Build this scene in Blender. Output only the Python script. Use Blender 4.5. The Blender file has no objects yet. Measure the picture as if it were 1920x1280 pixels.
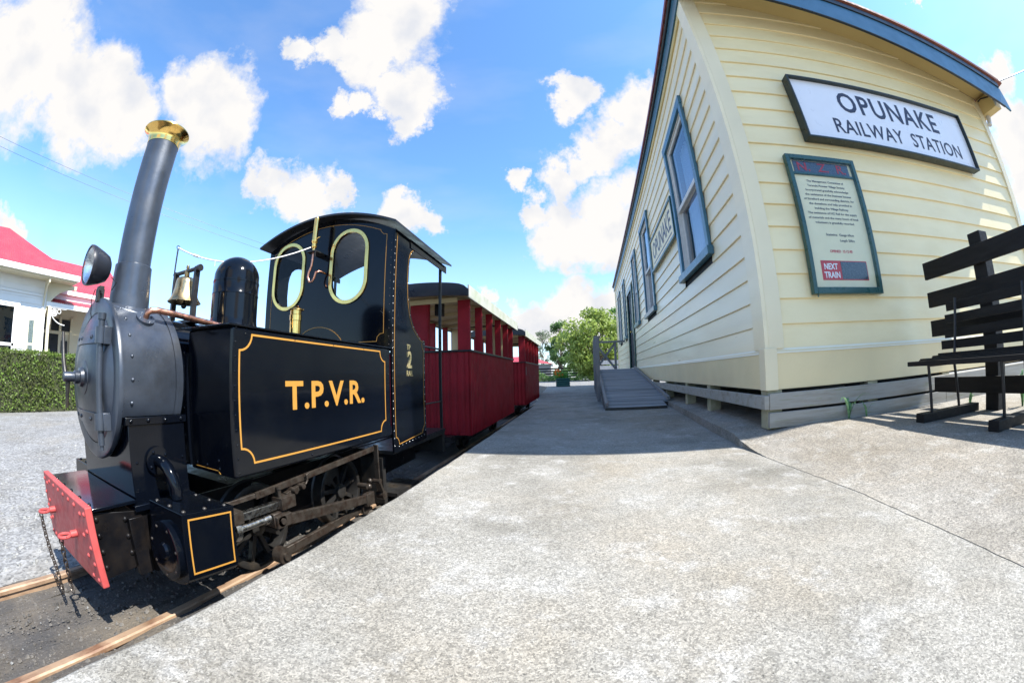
import bpy, math, random
from math import sin, cos, pi, sqrt, radians, atan2, tan
from mathutils import Matrix, Vector
from mathutils.geometry import tessellate_polygon
random.seed(7)
sc = bpy.context.scene
col = sc.collection

# ------------------------------------------------------------------ camera (diagonal fisheye, eye at the world origin)
pitch, roll, yaw = 0.0897918606, -0.0242795706, -0.177268514
fw = Vector((sin(yaw)*cos(pitch), cos(yaw)*cos(pitch), sin(pitch)))
rt = Vector((cos(yaw), -sin(yaw), 0)); up = rt.cross(fw)
rt2 = rt*cos(roll)+up*sin(roll); up2 = up*cos(roll)-rt*sin(roll)
cd = bpy.data.cameras.new('camera'); cam = bpy.data.objects.new('camera', cd); col.objects.link(cam)
M = Matrix.Identity(4)
for i in range(3):
    M[i][0] = rt2[i]; M[i][1] = up2[i]; M[i][2] = -fw[i]
cam.matrix_world = M
cd.type = 'PANO'; cd.panorama_type = 'FISHEYE_LENS_POLYNOMIAL'
cd.sensor_width = 36; cd.fisheye_fov = 3.6
FM = 13.2973813
cd.fisheye_polynomial_k0 = 0; cd.fisheye_polynomial_k1 = -1/FM; cd.fisheye_polynomial_k2 = 0
cd.fisheye_polynomial_k3 = .0255760074/FM**3; cd.fisheye_polynomial_k4 = 0
cd.clip_start = 0.01; cd.clip_end = 2000
sc.camera = cam
# ------------------------------------------------------------------ light
SUNV = Vector((0.82, -0.10, 1.0)).normalized()
sl = bpy.data.lights.new('sun', 'SUN'); sl.energy = 5.0; sl.angle = radians(.55); sl.color = (1, .965, .9)
so = bpy.data.objects.new('sun', sl); col.objects.link(so)
so.rotation_euler = SUNV.to_track_quat('Z', 'Y').to_euler(); so.location = (20, 0, 25)
sc.view_settings.view_transform = 'Standard'; sc.view_settings.look = 'None'
sc.view_settings.gamma = 1; sc.view_settings.exposure = 1.16
try: sc.view_settings.use_curve_mapping = False
except Exception: pass
sc.cycles.use_denoising = True
sc.cycles.max_bounces = 8

CL = [((-0.85,-0.012,0.527),0.15),((-0.90,-0.10,0.45),0.16),((-0.849,0.15,0.506),0.13),((-0.80,0.23,0.49),0.09),((-0.719,0.364,0.592),0.115),((-0.737,0.422,0.528),0.115),
((-0.655,0.60,0.457),0.07),((-0.60,0.65,0.457),0.075),((-0.69,0.57,0.43),0.05),((-0.538,0.70,0.475),0.045),((-0.344,0.515,0.785),0.13),((-0.404,0.55,0.73),0.085),((-0.346,0.644,0.682),0.085),((-0.36,0.69,0.63),0.055),
((-0.542,0.467,0.698),0.05),((-0.48,0.50,0.72),0.05),((-0.503,0.595,0.627),0.045),((-0.45,0.62,0.64),0.04),((0.011,0.754,0.657),0.058),((-0.123,0.861,0.494),0.037),((-0.01,0.882,0.471),0.065),
((0.06,0.85,0.52),0.06),((0.119,0.823,0.555),0.09),((0.189,0.776,0.602),0.085),((-0.02,0.934,0.357),0.10),((0.09,0.925,0.365),0.11),((0.17,0.90,0.40),0.10),((-0.098,0.906,0.42),0.05),
((-0.415,0.817,0.4),0.07),((-0.36,0.85,0.382),0.045),((-0.40,0.80,0.45),0.04),((-0.556,0.734,0.391),0.045),((-0.005,0.988,0.154),0.11),((0.12,0.985,0.12),0.13),((-0.12,0.98,0.13),0.07),((-0.225,0.953,0.202),0.035),((-0.27,0.95,0.14),0.05),
((0.828,0.276,0.488),0.05),((0.858,0.334,0.39),0.075),((0.90,0.30,0.30),0.10),((0.531,0.466,0.708),0.05),((0.698,0.344,0.627),0.018),((-0.962,0.068,0.263),0.04),
((-0.55,-0.6,0.55),0.2),((0.2,-0.85,0.45),0.22),((0.85,-0.45,0.25),0.18)]  # clouds on this row are behind the camera, unseen, added for varied reflections
def build_world():
    w = bpy.data.worlds.new('World'); sc.world = w; w.use_nodes = True
    nt = w.node_tree; N = nt.nodes; Lk = nt.links; N.clear()
    out = N.new('ShaderNodeOutputWorld'); bg = N.new('ShaderNodeBackground'); Lk.new(bg.outputs[0], out.inputs[0])
    sky = N.new('ShaderNodeTexSky'); sky.sky_type = 'NISHITA'; sky.sun_disc = False
    sky.sun_elevation = math.asin(SUNV.z); sky.sun_rotation = atan2(SUNV.x, SUNV.y)
    sky.altitude = 300; sky.air_density = 1.0; sky.dust_density = .35; sky.ozone_density = 2.2
    tc = N.new('ShaderNodeTexCoord')
    nz = N.new('ShaderNodeTexNoise'); nz.inputs['Scale'].default_value = 5.0; nz.inputs['Detail'].default_value = 10; nz.inputs['Roughness'].default_value = .66
    Lk.new(tc.outputs['Generated'], nz.inputs['Vector'])
    sb = N.new('ShaderNodeVectorMath'); sb.operation = 'SUBTRACT'; sb.inputs[1].default_value = (.5, .5, .5); Lk.new(nz.outputs['Color'], sb.inputs[0])
    ms = N.new('ShaderNodeVectorMath'); ms.operation = 'SCALE'; ms.inputs['Scale'].default_value = .27; Lk.new(sb.outputs[0], ms.inputs[0])
    ad = N.new('ShaderNodeVectorMath'); ad.operation = 'ADD'; Lk.new(tc.outputs['Generated'], ad.inputs[0]); Lk.new(ms.outputs[0], ad.inputs[1])
    prev = None
    for d, r in CL:
        d = Vector(d).normalized()
        ds = N.new('ShaderNodeVectorMath'); ds.operation = 'DISTANCE'; ds.inputs[1].default_value = d; Lk.new(ad.outputs[0], ds.inputs[0])
        mr = N.new('ShaderNodeMapRange'); mr.interpolation_type = 'SMOOTHSTEP'; mr.inputs['From Min'].default_value = r*1.42; mr.inputs['From Max'].default_value = r*.42
        mr.inputs['To Min'].default_value = 0; mr.inputs['To Max'].default_value = 1; Lk.new(ds.outputs['Value'], mr.inputs['Value'])
        if prev is None: prev = mr.outputs[0]
        else:
            a = N.new('ShaderNodeMath'); a.operation = 'MAXIMUM'; Lk.new(prev, a.inputs[0]); Lk.new(mr.outputs[0], a.inputs[1]); prev = a.outputs[0]
    n2 = N.new('ShaderNodeTexNoise'); n2.inputs['Scale'].default_value = 11; n2.inputs['Detail'].default_value = 8; n2.inputs['Roughness'].default_value = .62
    Lk.new(tc.outputs['Generated'], n2.inputs['Vector'])
    m2 = N.new('ShaderNodeMapRange'); m2.inputs['From Min'].default_value = .30; m2.inputs['From Max'].default_value = .62; m2.inputs['To Min'].default_value = .55; m2.inputs['To Max'].default_value = 1.5
    Lk.new(n2.outputs['Fac'], m2.inputs['Value'])
    k1 = N.new('ShaderNodeMath'); k1.operation = 'MULTIPLY_ADD'; k1.inputs[1].default_value = 1.7; k1.inputs[2].default_value = -.30; Lk.new(prev, k1.inputs[0])
    k2 = N.new('ShaderNodeMath'); k2.operation = 'MULTIPLY_ADD'; k2.inputs[1].default_value = 2.9; k2.inputs[2].default_value = -1.45; Lk.new(n2.outputs['Fac'], k2.inputs[0])
    k3 = N.new('ShaderNodeMath'); k3.operation = 'ADD'; k3.use_clamp = True; Lk.new(k1.outputs[0], k3.inputs[0]); Lk.new(k2.outputs[0], k3.inputs[1])
    k4 = N.new('ShaderNodeMapRange'); k4.inputs['From Min'].default_value = .0; k4.inputs['From Max'].default_value = .35; Lk.new(prev, k4.inputs['Value'])
    mu = N.new('ShaderNodeMath'); mu.operation = 'MULTIPLY'; Lk.new(k3.outputs[0], mu.inputs[0]); Lk.new(k4.outputs[0], mu.inputs[1])
    # faint high haze streaks
    mp = N.new('ShaderNodeMapping'); mp.inputs['Scale'].default_value = (1.2, 2.0, 5); mp.inputs['Rotation'].default_value = (.3, .5, .2); Lk.new(tc.outputs['Generated'], mp.inputs['Vector'])
    n3 = N.new('ShaderNodeTexNoise'); n3.inputs['Scale'].default_value = 1.6; n3.inputs['Detail'].default_value = 5; Lk.new(mp.outputs[0], n3.inputs['Vector'])
    m3 = N.new('ShaderNodeMapRange'); m3.inputs['From Min'].default_value = .46; m3.inputs['From Max'].default_value = .8; m3.inputs['To Min'].default_value = 0; m3.inputs['To Max'].default_value = .22
    Lk.new(n3.outputs['Fac'], m3.inputs['Value'])
    sx = N.new('ShaderNodeSeparateXYZ'); Lk.new(tc.outputs['Generated'], sx.inputs[0])
    hz = N.new('ShaderNodeMapRange'); hz.inputs['From Min'].default_value = .0; hz.inputs['From Max'].default_value = .38; hz.inputs['To Min'].default_value = .55; hz.inputs['To Max'].default_value = 0
    Lk.new(sx.outputs['Z'], hz.inputs['Value'])
    mx3 = N.new('ShaderNodeMath'); mx3.operation = 'MAXIMUM'; Lk.new(mu.outputs[0], mx3.inputs[0]); Lk.new(m3.outputs[0], mx3.inputs[1])
    mx4 = N.new('ShaderNodeMath'); mx4.operation = 'MAXIMUM'; mx4.use_clamp = True; Lk.new(mx3.outputs[0], mx4.inputs[0]); Lk.new(hz.outputs[0], mx4.inputs[1])
    ssc = N.new('ShaderNodeVectorMath'); ssc.operation = 'MULTIPLY'; ssc.inputs[1].default_value = (1.08, 1.47, 1.74); Lk.new(sky.outputs[0], ssc.inputs[0])
    mix = N.new('ShaderNodeMix'); mix.data_type = 'RGBA'; Lk.new(mx4.outputs[0], mix.inputs['Factor'])
    Lk.new(ssc.outputs[0], mix.inputs['A']); mix.inputs['B'].default_value = (4.5, 4.4, 4.3, 1)
    n5 = N.new('ShaderNodeTexNoise'); n5.inputs['Scale'].default_value = 9; n5.inputs['Detail'].default_value = 7; mp5 = N.new('ShaderNodeMapping'); mp5.inputs['Location'].default_value = (.0, .0, .05); Lk.new(tc.outputs['Generated'], mp5.inputs['Vector']); Lk.new(mp5.outputs[0], n5.inputs['Vector'])
    m5 = N.new('ShaderNodeMapRange'); m5.inputs['From Min'].default_value = .50; m5.inputs['From Max'].default_value = .70; m5.inputs['To Max'].default_value = .8; Lk.new(n5.outputs['Fac'], m5.inputs['Value'])
    x5 = N.new('ShaderNodeMix'); x5.data_type = 'RGBA'; x5.inputs['A'].default_value = (4.5, 4.4, 4.3, 1); x5.inputs['B'].default_value = (3.4, 3.55, 3.9, 1); Lk.new(m5.outputs[0], x5.inputs['Factor']); Lk.new(x5.outputs['Result'], mix.inputs['B'])
    Lk.new(mix.outputs['Result'], bg.inputs['Color']); bg.inputs['Strength'].default_value = .10
build_world()

# ------------------------------------------------------------------ materials
def mat(name, color=(.5,.5,.5), rough=.5, metal=0., spec=.5, var=.12, vscale=3., bump=0., bscale=60., coat=0., color2=None, c2scale=4., c2lo=.45, c2hi=.65, rvar=.1, speck=None, detail=6, coords='Object', stretch=(1,1,1), sheen=0):
    m = bpy.data.materials.new(name); m.use_nodes = True
    nt = m.node_tree; N = nt.nodes; Lk = nt.links
    b = N['Principled BSDF']
    b.inputs['Roughness'].default_value = rough; b.inputs['Metallic'].default_value = metal
    b.inputs['Specular IOR Level'].default_value = spec; b.inputs['Coat Weight'].default_value = coat; b.inputs['Coat Roughness'].default_value = .06
    tc = N.new('ShaderNodeTexCoord'); mp = N.new('ShaderNodeMapping'); mp.inputs['Scale'].default_value = stretch
    Lk.new(tc.outputs[coords], mp.inputs['Vector'])
    n1 = N.new('ShaderNodeTexNoise'); n1.inputs['Scale'].default_value = vscale; n1.inputs['Detail'].default_value = detail; Lk.new(mp.outputs[0], n1.inputs['Vector'])
    r = N.new('ShaderNodeMapRange'); r.inputs['From Min'].default_value = .25; r.inputs['From Max'].default_value = .75
    r.inputs['To Min'].default_value = 1-var; r.inputs['To Max'].default_value = 1+var; Lk.new(n1.outputs['Fac'], r.inputs['Value'])
    src = None
    if color2:
        n2 = N.new('ShaderNodeTexNoise'); n2.inputs['Scale'].default_value = c2scale; n2.inputs['Detail'].default_value = 8; n2.inputs['Roughness'].default_value = .65; Lk.new(mp.outputs[0], n2.inputs['Vector'])
        r2 = N.new('ShaderNodeMapRange'); r2.inputs['From Min'].default_value = c2lo; r2.inputs['From Max'].default_value = c2hi; Lk.new(n2.outputs['Fac'], r2.inputs['Value'])
        mx = N.new('ShaderNodeMix'); mx.data_type = 'RGBA'; Lk.new(r2.outputs[0], mx.inputs['Factor'])
        mx.inputs['A'].default_value = (*color, 1); mx.inputs['B'].default_value = (*color2, 1); src = mx.outputs['Result']
    if speck:   # (scale, colour, lo, hi)
        n4 = N.new('ShaderNodeTexNoise'); n4.inputs['Scale'].default_value = speck[0]; n4.inputs['Detail'].default_value = 3; n4.inputs['Roughness'].default_value = .7; Lk.new(mp.outputs[0], n4.inputs['Vector'])
        r4 = N.new('ShaderNodeMapRange'); r4.inputs['From Min'].default_value = speck[2]; r4.inputs['From Max'].default_value = speck[3]; Lk.new(n4.outputs['Fac'], r4.inputs['Value'])
        mx = N.new('ShaderNodeMix'); mx.data_type = 'RGBA'; Lk.new(r4.outputs[0], mx.inputs['Factor'])
        if src: Lk.new(src, mx.inputs['A'])
        else: mx.inputs['A'].default_value = (*color, 1)
        mx.inputs['B'].default_value = (*speck[1], 1); src = mx.outputs['Result']
    vm = N.new('ShaderNodeVectorMath'); vm.operation = 'SCALE'
    if src: Lk.new(src, vm.inputs[0])
    else: vm.inputs[0].default_value = color
    Lk.new(r.outputs[0], vm.inputs['Scale']); Lk.new(vm.outputs[0], b.inputs['Base Color'])
    if rvar:
        n3 = N.new('ShaderNodeTexNoise'); n3.inputs['Scale'].default_value = vscale*2.3; n3.inputs['Detail'].default_value = 5; Lk.new(mp.outputs[0], n3.inputs['Vector'])
        r3 = N.new('ShaderNodeMapRange'); r3.inputs['From Min'].default_value = .3; r3.inputs['From Max'].default_value = .7
        r3.inputs['To Min'].default_value = max(.02, rough-rvar); r3.inputs['To Max'].default_value = min(1, rough+rvar); Lk.new(n3.outputs['Fac'], r3.inputs['Value'])
        Lk.new(r3.outputs[0], b.inputs['Roughness'])
    if bump:
        nb = N.new('ShaderNodeTexNoise'); nb.inputs['Scale'].default_value = bscale; nb.inputs['Detail'].default_value = 6; nb.inputs['Roughness'].default_value = .65; Lk.new(mp.outputs[0], nb.inputs['Vector'])
        bm = N.new('ShaderNodeBump'); bm.inputs['Strength'].default_value = 1; bm.inputs['Distance'].default_value = bump; Lk.new(nb.outputs['Fac'], bm.inputs['Height'])
        Lk.new(bm.outputs[0], b.inputs['Normal'])
    return m
def glass(name, tint=(1,1,1), rough=.02, k=1.6, k0=.03):
    m = bpy.data.materials.new(name); m.use_nodes = True; nt = m.node_tree; N = nt.nodes; Lk = nt.links; N.clear()
    o = N.new('ShaderNodeOutputMaterial'); t = N.new('ShaderNodeBsdfTransparent'); t.inputs[0].default_value = (*tint, 1)
    g = N.new('ShaderNodeBsdfGlossy'); g.inputs['Roughness'].default_value = rough
    f = N.new('ShaderNodeFresnel'); f.inputs[0].default_value = 1.5; mx = N.new('ShaderNodeMixShader')
    tc = N.new('ShaderNodeTexCoord'); nz = N.new('ShaderNodeTexNoise'); nz.inputs['Scale'].default_value = 3; Lk.new(tc.outputs['Object'], nz.inputs['Vector'])
    bm = N.new('ShaderNodeBump'); bm.inputs['Distance'].default_value = .002; Lk.new(nz.outputs['Fac'], bm.inputs['Height']); Lk.new(bm.outputs[0], g.inputs['Normal'])
    a = N.new('ShaderNodeMath'); a.operation = 'MULTIPLY_ADD'; a.inputs[1].default_value = k; a.inputs[2].default_value = k0; a.use_clamp = True; Lk.new(f.outputs[0], a.inputs[0])
    gm = N.new('ShaderNodeNewGeometry'); iv = N.new('ShaderNodeMath'); iv.operation = 'SUBTRACT'; iv.inputs[0].default_value = 1; Lk.new(gm.outputs['Backfacing'], iv.inputs[1]); fm = N.new('ShaderNodeMath'); fm.operation = 'MULTIPLY'; Lk.new(a.outputs[0], fm.inputs[0]); Lk.new(iv.outputs[0], fm.inputs[1])
    Lk.new(fm.outputs[0], mx.inputs[0]); Lk.new(t.outputs[0], mx.inputs[1]); Lk.new(g.outputs[0], mx.inputs[2]); Lk.new(mx.outputs[0], o.inputs[0]); return m
def leafmat(name, c1, c2, trans=.35, scale=1.5):
    m = bpy.data.materials.new(name); m.use_nodes = True; nt = m.node_tree; N = nt.nodes; Lk = nt.links
    b = N['Principled BSDF']; o = N['Material Output']; b.inputs['Roughness'].default_value = .5; b.inputs['Specular IOR Level'].default_value = .35
    tc = N.new('ShaderNodeTexCoord'); nz = N.new('ShaderNodeTexNoise'); nz.inputs['Scale'].default_value = scale; nz.inputs['Detail'].default_value = 4; nz.inputs['Roughness'].default_value = .8; Lk.new(tc.outputs['Object'], nz.inputs['Vector'])
    r = N.new('ShaderNodeMapRange'); r.inputs['From Min'].default_value = .35; r.inputs['From Max'].default_value = .65; Lk.new(nz.outputs['Fac'], r.inputs['Value'])
    mx = N.new('ShaderNodeMix'); mx.data_type = 'RGBA'; mx.inputs['A'].default_value = (*c1, 1); mx.inputs['B'].default_value = (*c2, 1); Lk.new(r.outputs[0], mx.inputs['Factor']); Lk.new(mx.outputs['Result'], b.inputs['Base Color'])
    t = N.new('ShaderNodeBsdfTranslucent'); Lk.new(mx.outputs['Result'], t.inputs[0]); ms = N.new('ShaderNodeMixShader'); ms.inputs[0].default_value = trans
    Lk.new(b.outputs[0], ms.inputs[1]); Lk.new(t.outputs[0], ms.inputs[2]); Lk.new(ms.outputs[0], o.inputs[0]); return m

def concrete_mat(name, base, stain, warm, white, grain=150):
    m = bpy.data.materials.new(name); m.use_nodes = True; nt = m.node_tree; N = nt.nodes; Lk = nt.links; b = N['Principled BSDF']
    b.inputs['Roughness'].default_value = .9; b.inputs['Specular IOR Level'].default_value = .3
    tc = N.new('ShaderNodeTexCoord'); P = tc.outputs['Object']
    def noise(sc_, det, lo, hi, rough=.6, off=0.):
        n = N.new('ShaderNodeTexNoise'); n.inputs['Scale'].default_value = sc_; n.inputs['Detail'].default_value = det; n.inputs['Roughness'].default_value = rough
        mp = N.new('ShaderNodeMapping'); mp.inputs['Location'].default_value = (off, off*.7, 0); Lk.new(P, mp.inputs['Vector']); Lk.new(mp.outputs[0], n.inputs['Vector'])
        r = N.new('ShaderNodeMapRange'); r.inputs['From Min'].default_value = lo; r.inputs['From Max'].default_value = hi; Lk.new(n.outputs['Fac'], r.inputs['Value']); return r.outputs[0]
    def mixc(f, a, c):
        x = N.new('ShaderNodeMix'); x.data_type = 'RGBA'; Lk.new(f, x.inputs['Factor'])
        if isinstance(a, tuple): x.inputs['A'].default_value = (*a, 1)
        else: Lk.new(a, x.inputs['A'])
        x.inputs['B'].default_value = (*c, 1); return x.outputs['Result']
    def mul(a, c):
        x = N.new('ShaderNodeMath'); x.operation = 'MULTIPLY'; Lk.new(a, x.inputs[0])
        if isinstance(c, float): x.inputs[1].default_value = c
        else: Lk.new(c, x.inputs[1])
        return x.outputs[0]
    c = mixc(noise(1.6, 8, .44, .66, .66), base, stain)
    c = mixc(mul(noise(1.1, 6, .48, .70, .6, 5.), .7), c, warm)
    c = mixc(mul(noise(7, 9, .52, .70, .7, 9.), .85), c, white)
    c = mixc(mul(noise(13, 9, .54, .74, .7, 3.), .6), c, stain)
    # aggregate: random value per small cell, dark pits
    v = N.new('ShaderNodeTexVoronoi'); v.inputs['Scale'].default_value = grain; Lk.new(P, v.inputs['Vector'])
    sp = N.new('ShaderNodeSeparateColor'); Lk.new(v.outputs['Color'], sp.inputs[0])
    r = N.new('ShaderNodeMapRange'); r.inputs['To Min'].default_value = .60; r.inputs['To Max'].default_value = 1.30; Lk.new(sp.outputs[0], r.inputs['Value'])
    v2 = N.new('ShaderNodeTexVoronoi'); v2.inputs['Scale'].default_value = grain*.38; Lk.new(P, v2.inputs['Vector']); sp2 = N.new('ShaderNodeSeparateColor'); Lk.new(v2.outputs['Color'], sp2.inputs[0])
    r2 = N.new('ShaderNodeMapRange'); r2.inputs['To Min'].default_value = .88; r2.inputs['To Max'].default_value = 1.10; Lk.new(sp2.outputs[1], r2.inputs['Value'])
    k = mul(r.outputs[0], r2.outputs[0])
    pit = noise(grain*.40, 3, .60, .70, .7, 2.); c = mixc(pit, c, (base[0]*.38, base[1]*.38, base[2]*.38))
    vm = N.new('ShaderNodeVectorMath'); vm.operation = 'SCALE'; Lk.new(c, vm.inputs[0]); Lk.new(k, vm.inputs['Scale']); Lk.new(vm.outputs[0], b.inputs['Base Color'])
    nb = N.new('ShaderNodeTexNoise'); nb.inputs['Scale'].default_value = grain*.9; nb.inputs['Detail'].default_value = 4; nb.inputs['Roughness'].default_value = .7; Lk.new(P, nb.inputs['Vector'])
    nl = N.new('ShaderNodeTexNoise'); nl.inputs['Scale'].default_value = 9; nl.inputs['Detail'].default_value = 3; Lk.new(P, nl.inputs['Vector'])
    b1 = N.new('ShaderNodeBump'); b1.inputs['Distance'].default_value = .0022; Lk.new(nb.outputs['Fac'], b1.inputs['Height'])
    b2 = N.new('ShaderNodeBump'); b2.inputs['Distance'].default_value = .006; Lk.new(nl.outputs['Fac'], b2.inputs['Height']); Lk.new(b2.outputs[0], b1.inputs['Normal']); Lk.new(b1.outputs[0], b.inputs['Normal'])
    return m
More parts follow.
